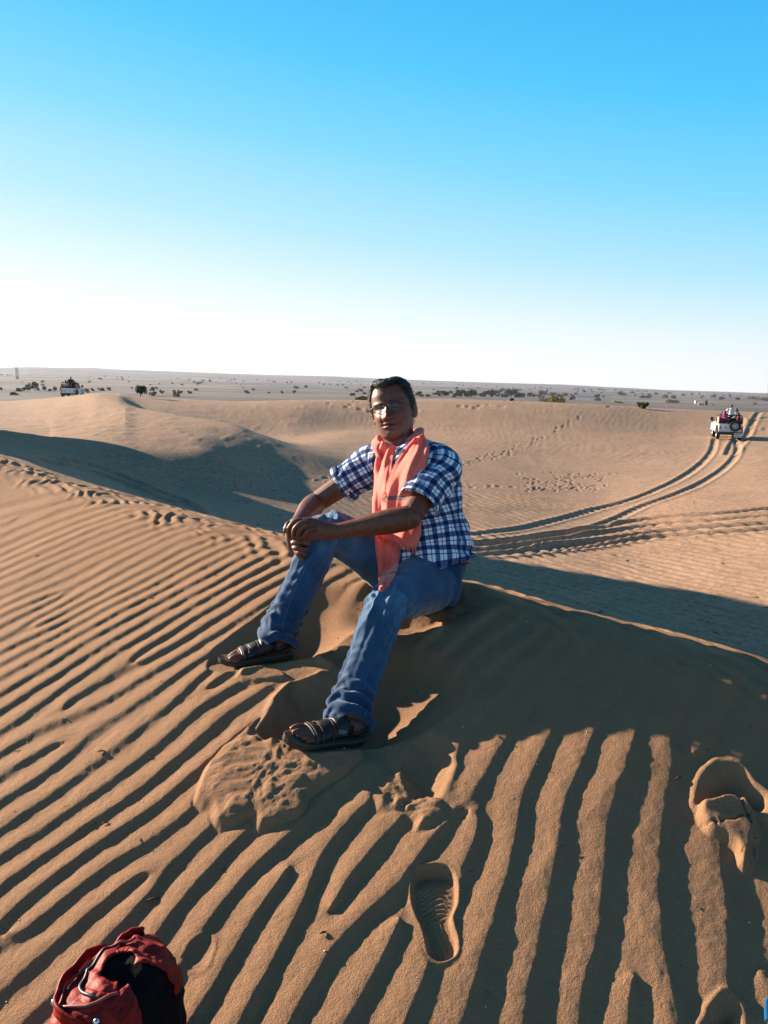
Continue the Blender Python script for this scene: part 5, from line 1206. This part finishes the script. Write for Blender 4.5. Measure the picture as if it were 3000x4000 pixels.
# ------------------------------------------------------------------ wind turbines on the skyline, pylon, mast
M_TURB = solid('turbine_grey', (.16, .15, .18), .6, .3)
def turb_meshes():
    b = MB(); b.tube([(0, 0, -.3), (0, 0, 1)], [.022, .013], 6); b.box((0, .02, 1.0), (.022, .05, .02)); t = bpy.data.meshes.new('tower'); t.from_pydata(b.v, [], b.f); t.materials.append(M_TURB); t.update()
    rt = []
    for q in range(3):
        b = MB()
        for k in range(3):
            a = 2 * math.pi * k / 3 + q * .55; d = Vector((math.sin(a), 0, math.cos(a))); e = d.cross(Vector((0, 1, 0))) * .012
            b.add([Vector((0, -.05, 1)) + v for v in (e * .6, -e * .6, d * .2 - e, d * .2 + e * .8, d * .48, d * .48 + Vector((0, .006, 0)), d * .2 + Vector((0, .014, 0)))], [(0, 1, 2, 3), (3, 2, 4), (2, 6, 5, 4), (3, 4, 5, 6), (1, 0, 6), (0, 3, 6), (1, 6, 2)])
        b.ball((0, -.05, 1), (.02, .02, .02), 4); m_ = bpy.data.meshes.new('rotor'); m_.from_pydata(b.v, [], b.f); m_.materials.append(M_TURB); m_.update(); rt.append(m_)
    return t, rt
TM, RM = turb_meshes()
TX = [757, 811, 890, 934, 940, 946, 966, 987, 1010, 1026, 1060, 1115, 1142, 1150, 1172, 1177, 1192, 1221, 1240, 1273, 1306, 1337, 1355, 1419, 1442, 1508, 1576, 1590, 1659, 1760, 1775, 1805, 1823, 1828, 1855, 1890, 2010]
TH_ = [16, 20, 16, 14, 14, 14, 20, 14, 14, 18, 22, 14, 20, 20, 22, 12, 22, 24, 18, 22, 20, 14, 22, 14, 22, 26, 28, 22, 26, 14, 14, 14, 20, 24, 14, 20, 24]
hx_ = [a for a, _ in HILL]; hy_ = [b for _, b in HILL]
for k, (x_, h_) in enumerate(zip(TX, TH_)):
    py = np.interp(x_, hx_, hy_); g = PR(x_, py + 1.5, 3750); u_ = (g - CAM).dot(ax_) * .256 / F
    o = empty('wind_turbine', g, 'thin pale wind turbine on the skyline, %s from the left' % ORD[k], 'wind turbine', 'wind turbines along the skyline'); s = h_ * u_ * .82; o.scale = (s, s, s)
    a = bpy.data.objects.new('tower', TM); col.objects.link(a); a.parent = o; a = bpy.data.objects.new('rotor', RM[k % 3]); col.objects.link(a); a.parent = o
M_LAT = solid('lattice_steel', (.10, .14, .14), .6, .4)
g = GG(68, 1482); u_ = (g - CAM).dot(ax_) * .256 / F; H = 50 * u_; W = 5.5 * u_; ty = empty('pylon', g, 'steel lattice pylon on the plain near the left edge', 'pylon'); b = MB(); tk = .28 * u_ * 3.9 * .5
for i in range(4):
    a = math.pi / 4 + i * math.pi / 2; a2 = a + math.pi / 2; f = lambda h, an: Vector((math.cos(an) * W * (1 - .25 * h), math.sin(an) * W * (1 - .25 * h), H * h)); b.tube([f(0, a), f(.9, a)], tk * .7, 4)
    for k in range(7): h0, h1 = k * .9 / 7, (k + 1) * .9 / 7; b.tube([f(h0, a), f(h1, a2)], tk * .4, 3); b.tube([f(h1, a), f(h0, a2)], tk * .4, 3); b.tube([f(h1, a), f(h1, a2)], tk * .4, 3)
Lp(ty, 'lattice', b, M_LAT)
b = MB(); b.tube([(-W * 1.1, 0, 0), (-W * 1.1, 0, H * 1.12)], tk * .8, 5); Lp(ty, 'mast', b, M_LAT)
b = MB(); b.box((0, 0, H * .9), (W * 1.1, W * .3, tk)); Lp(ty, 'cross_arm', b, M_LAT)
g = PR(2996, 1541, 700); u_ = (g - CAM).dot(ax_) * .256 / F; b = MB(); b.tube([(0, 0, -4), (0, 0, 34 * u_)], [.7 * u_, .35 * u_], 6); b.box((0, 0, 32 * u_), (1.6 * u_, .3 * u_, .25 * u_)); b.box((0, 0, 28 * u_), (1.2 * u_, .3 * u_, .25 * u_)); o = b.build('mast', M_LAT); o.location = g; tag(o, 'thin tall mast at the right edge of the horizon', 'mast')
# ------------------------------------------------------------------ litter on the sand
M_TWIG = solid('twig', (.10, .055, .03), .9, .1); M_CHIP = solid('pale_chip', (.6, .48, .36), .8, .2); rl = random.Random(9); bt = MB(); bp_ = MB()
for k in range(150):
    if k < 90: px, py = rl.uniform(0, 3000), rl.uniform(2150, 4000)
    else: px, py = rl.choice([(rl.uniform(1000, 1420), rl.uniform(1900, 2080)), (rl.uniform(2000, 3000), rl.uniform(2330, 2600)), (rl.uniform(1900, 2900), rl.uniform(1750, 2300))])
    g = GG(px, py); Zg = (g - CAM).dot(ax_); s = rl.uniform(.003, .009) * (1 if Zg < 8 else 7); a = rl.uniform(0, 3.14)
    d = Vector((math.cos(a), math.sin(a), 0)) * s
    if rl.random() < .6: bt.tube([g - d + Vector((0, 0, .002)), g + Vector((0, 0, s * .25)), g + d + Vector((0, 0, .003))], [s * .12, s * .16, s * .10], 5)
    else: bp_.ball(g + Vector((0, 0, s * .1)), (s * .35, s * .28, s * .2), 3)
for px, py, L_ in ((395, 3640-700, .012), (600, 3518, .016), (410, 3220, .010), (145, 2175, .014), (590, 2340, .012), (2650, 3045, .012), (1262, 3650, .009), (840, 2250, .008)):
    g = GG(px, py); d = Vector((.8, .3, 0)) * L_; bt.tube([g - d + Vector((0, 0, .004)), g + Vector((0, 0, .006)), g + d + Vector((0, 0, .004))], [.0016, .0028, .0014], 6)
o = bt.build('twig_litter', M_TWIG); o['kind'] = 'stuff'; o = bp_.build('chip_litter', M_CHIP); o['kind'] = 'stuff'
HAZE = True
if HAZE:
    b = MB(); zt = 8 + 95; b.box((0, 0, (zt - 75) / 2), (5600, 5600, (zt + 75) / 2)); m = bpy.data.materials.new('haze'); m.use_nodes = True; t = m.node_tree; t.nodes.clear()
    v = N(t, 'ShaderNodeVolumePrincipled'); v.inputs['Density'].default_value = .00009; v.inputs['Color'].default_value = (.72, .80, .95, 1); v.inputs['Anisotropy'].default_value = .2; oo = N(t, 'ShaderNodeOutputMaterial'); t.links.new(v.outputs[0], oo.inputs['Volume'])
    o = b.build('haze', m, smooth=False); o['kind'] = 'stuff'
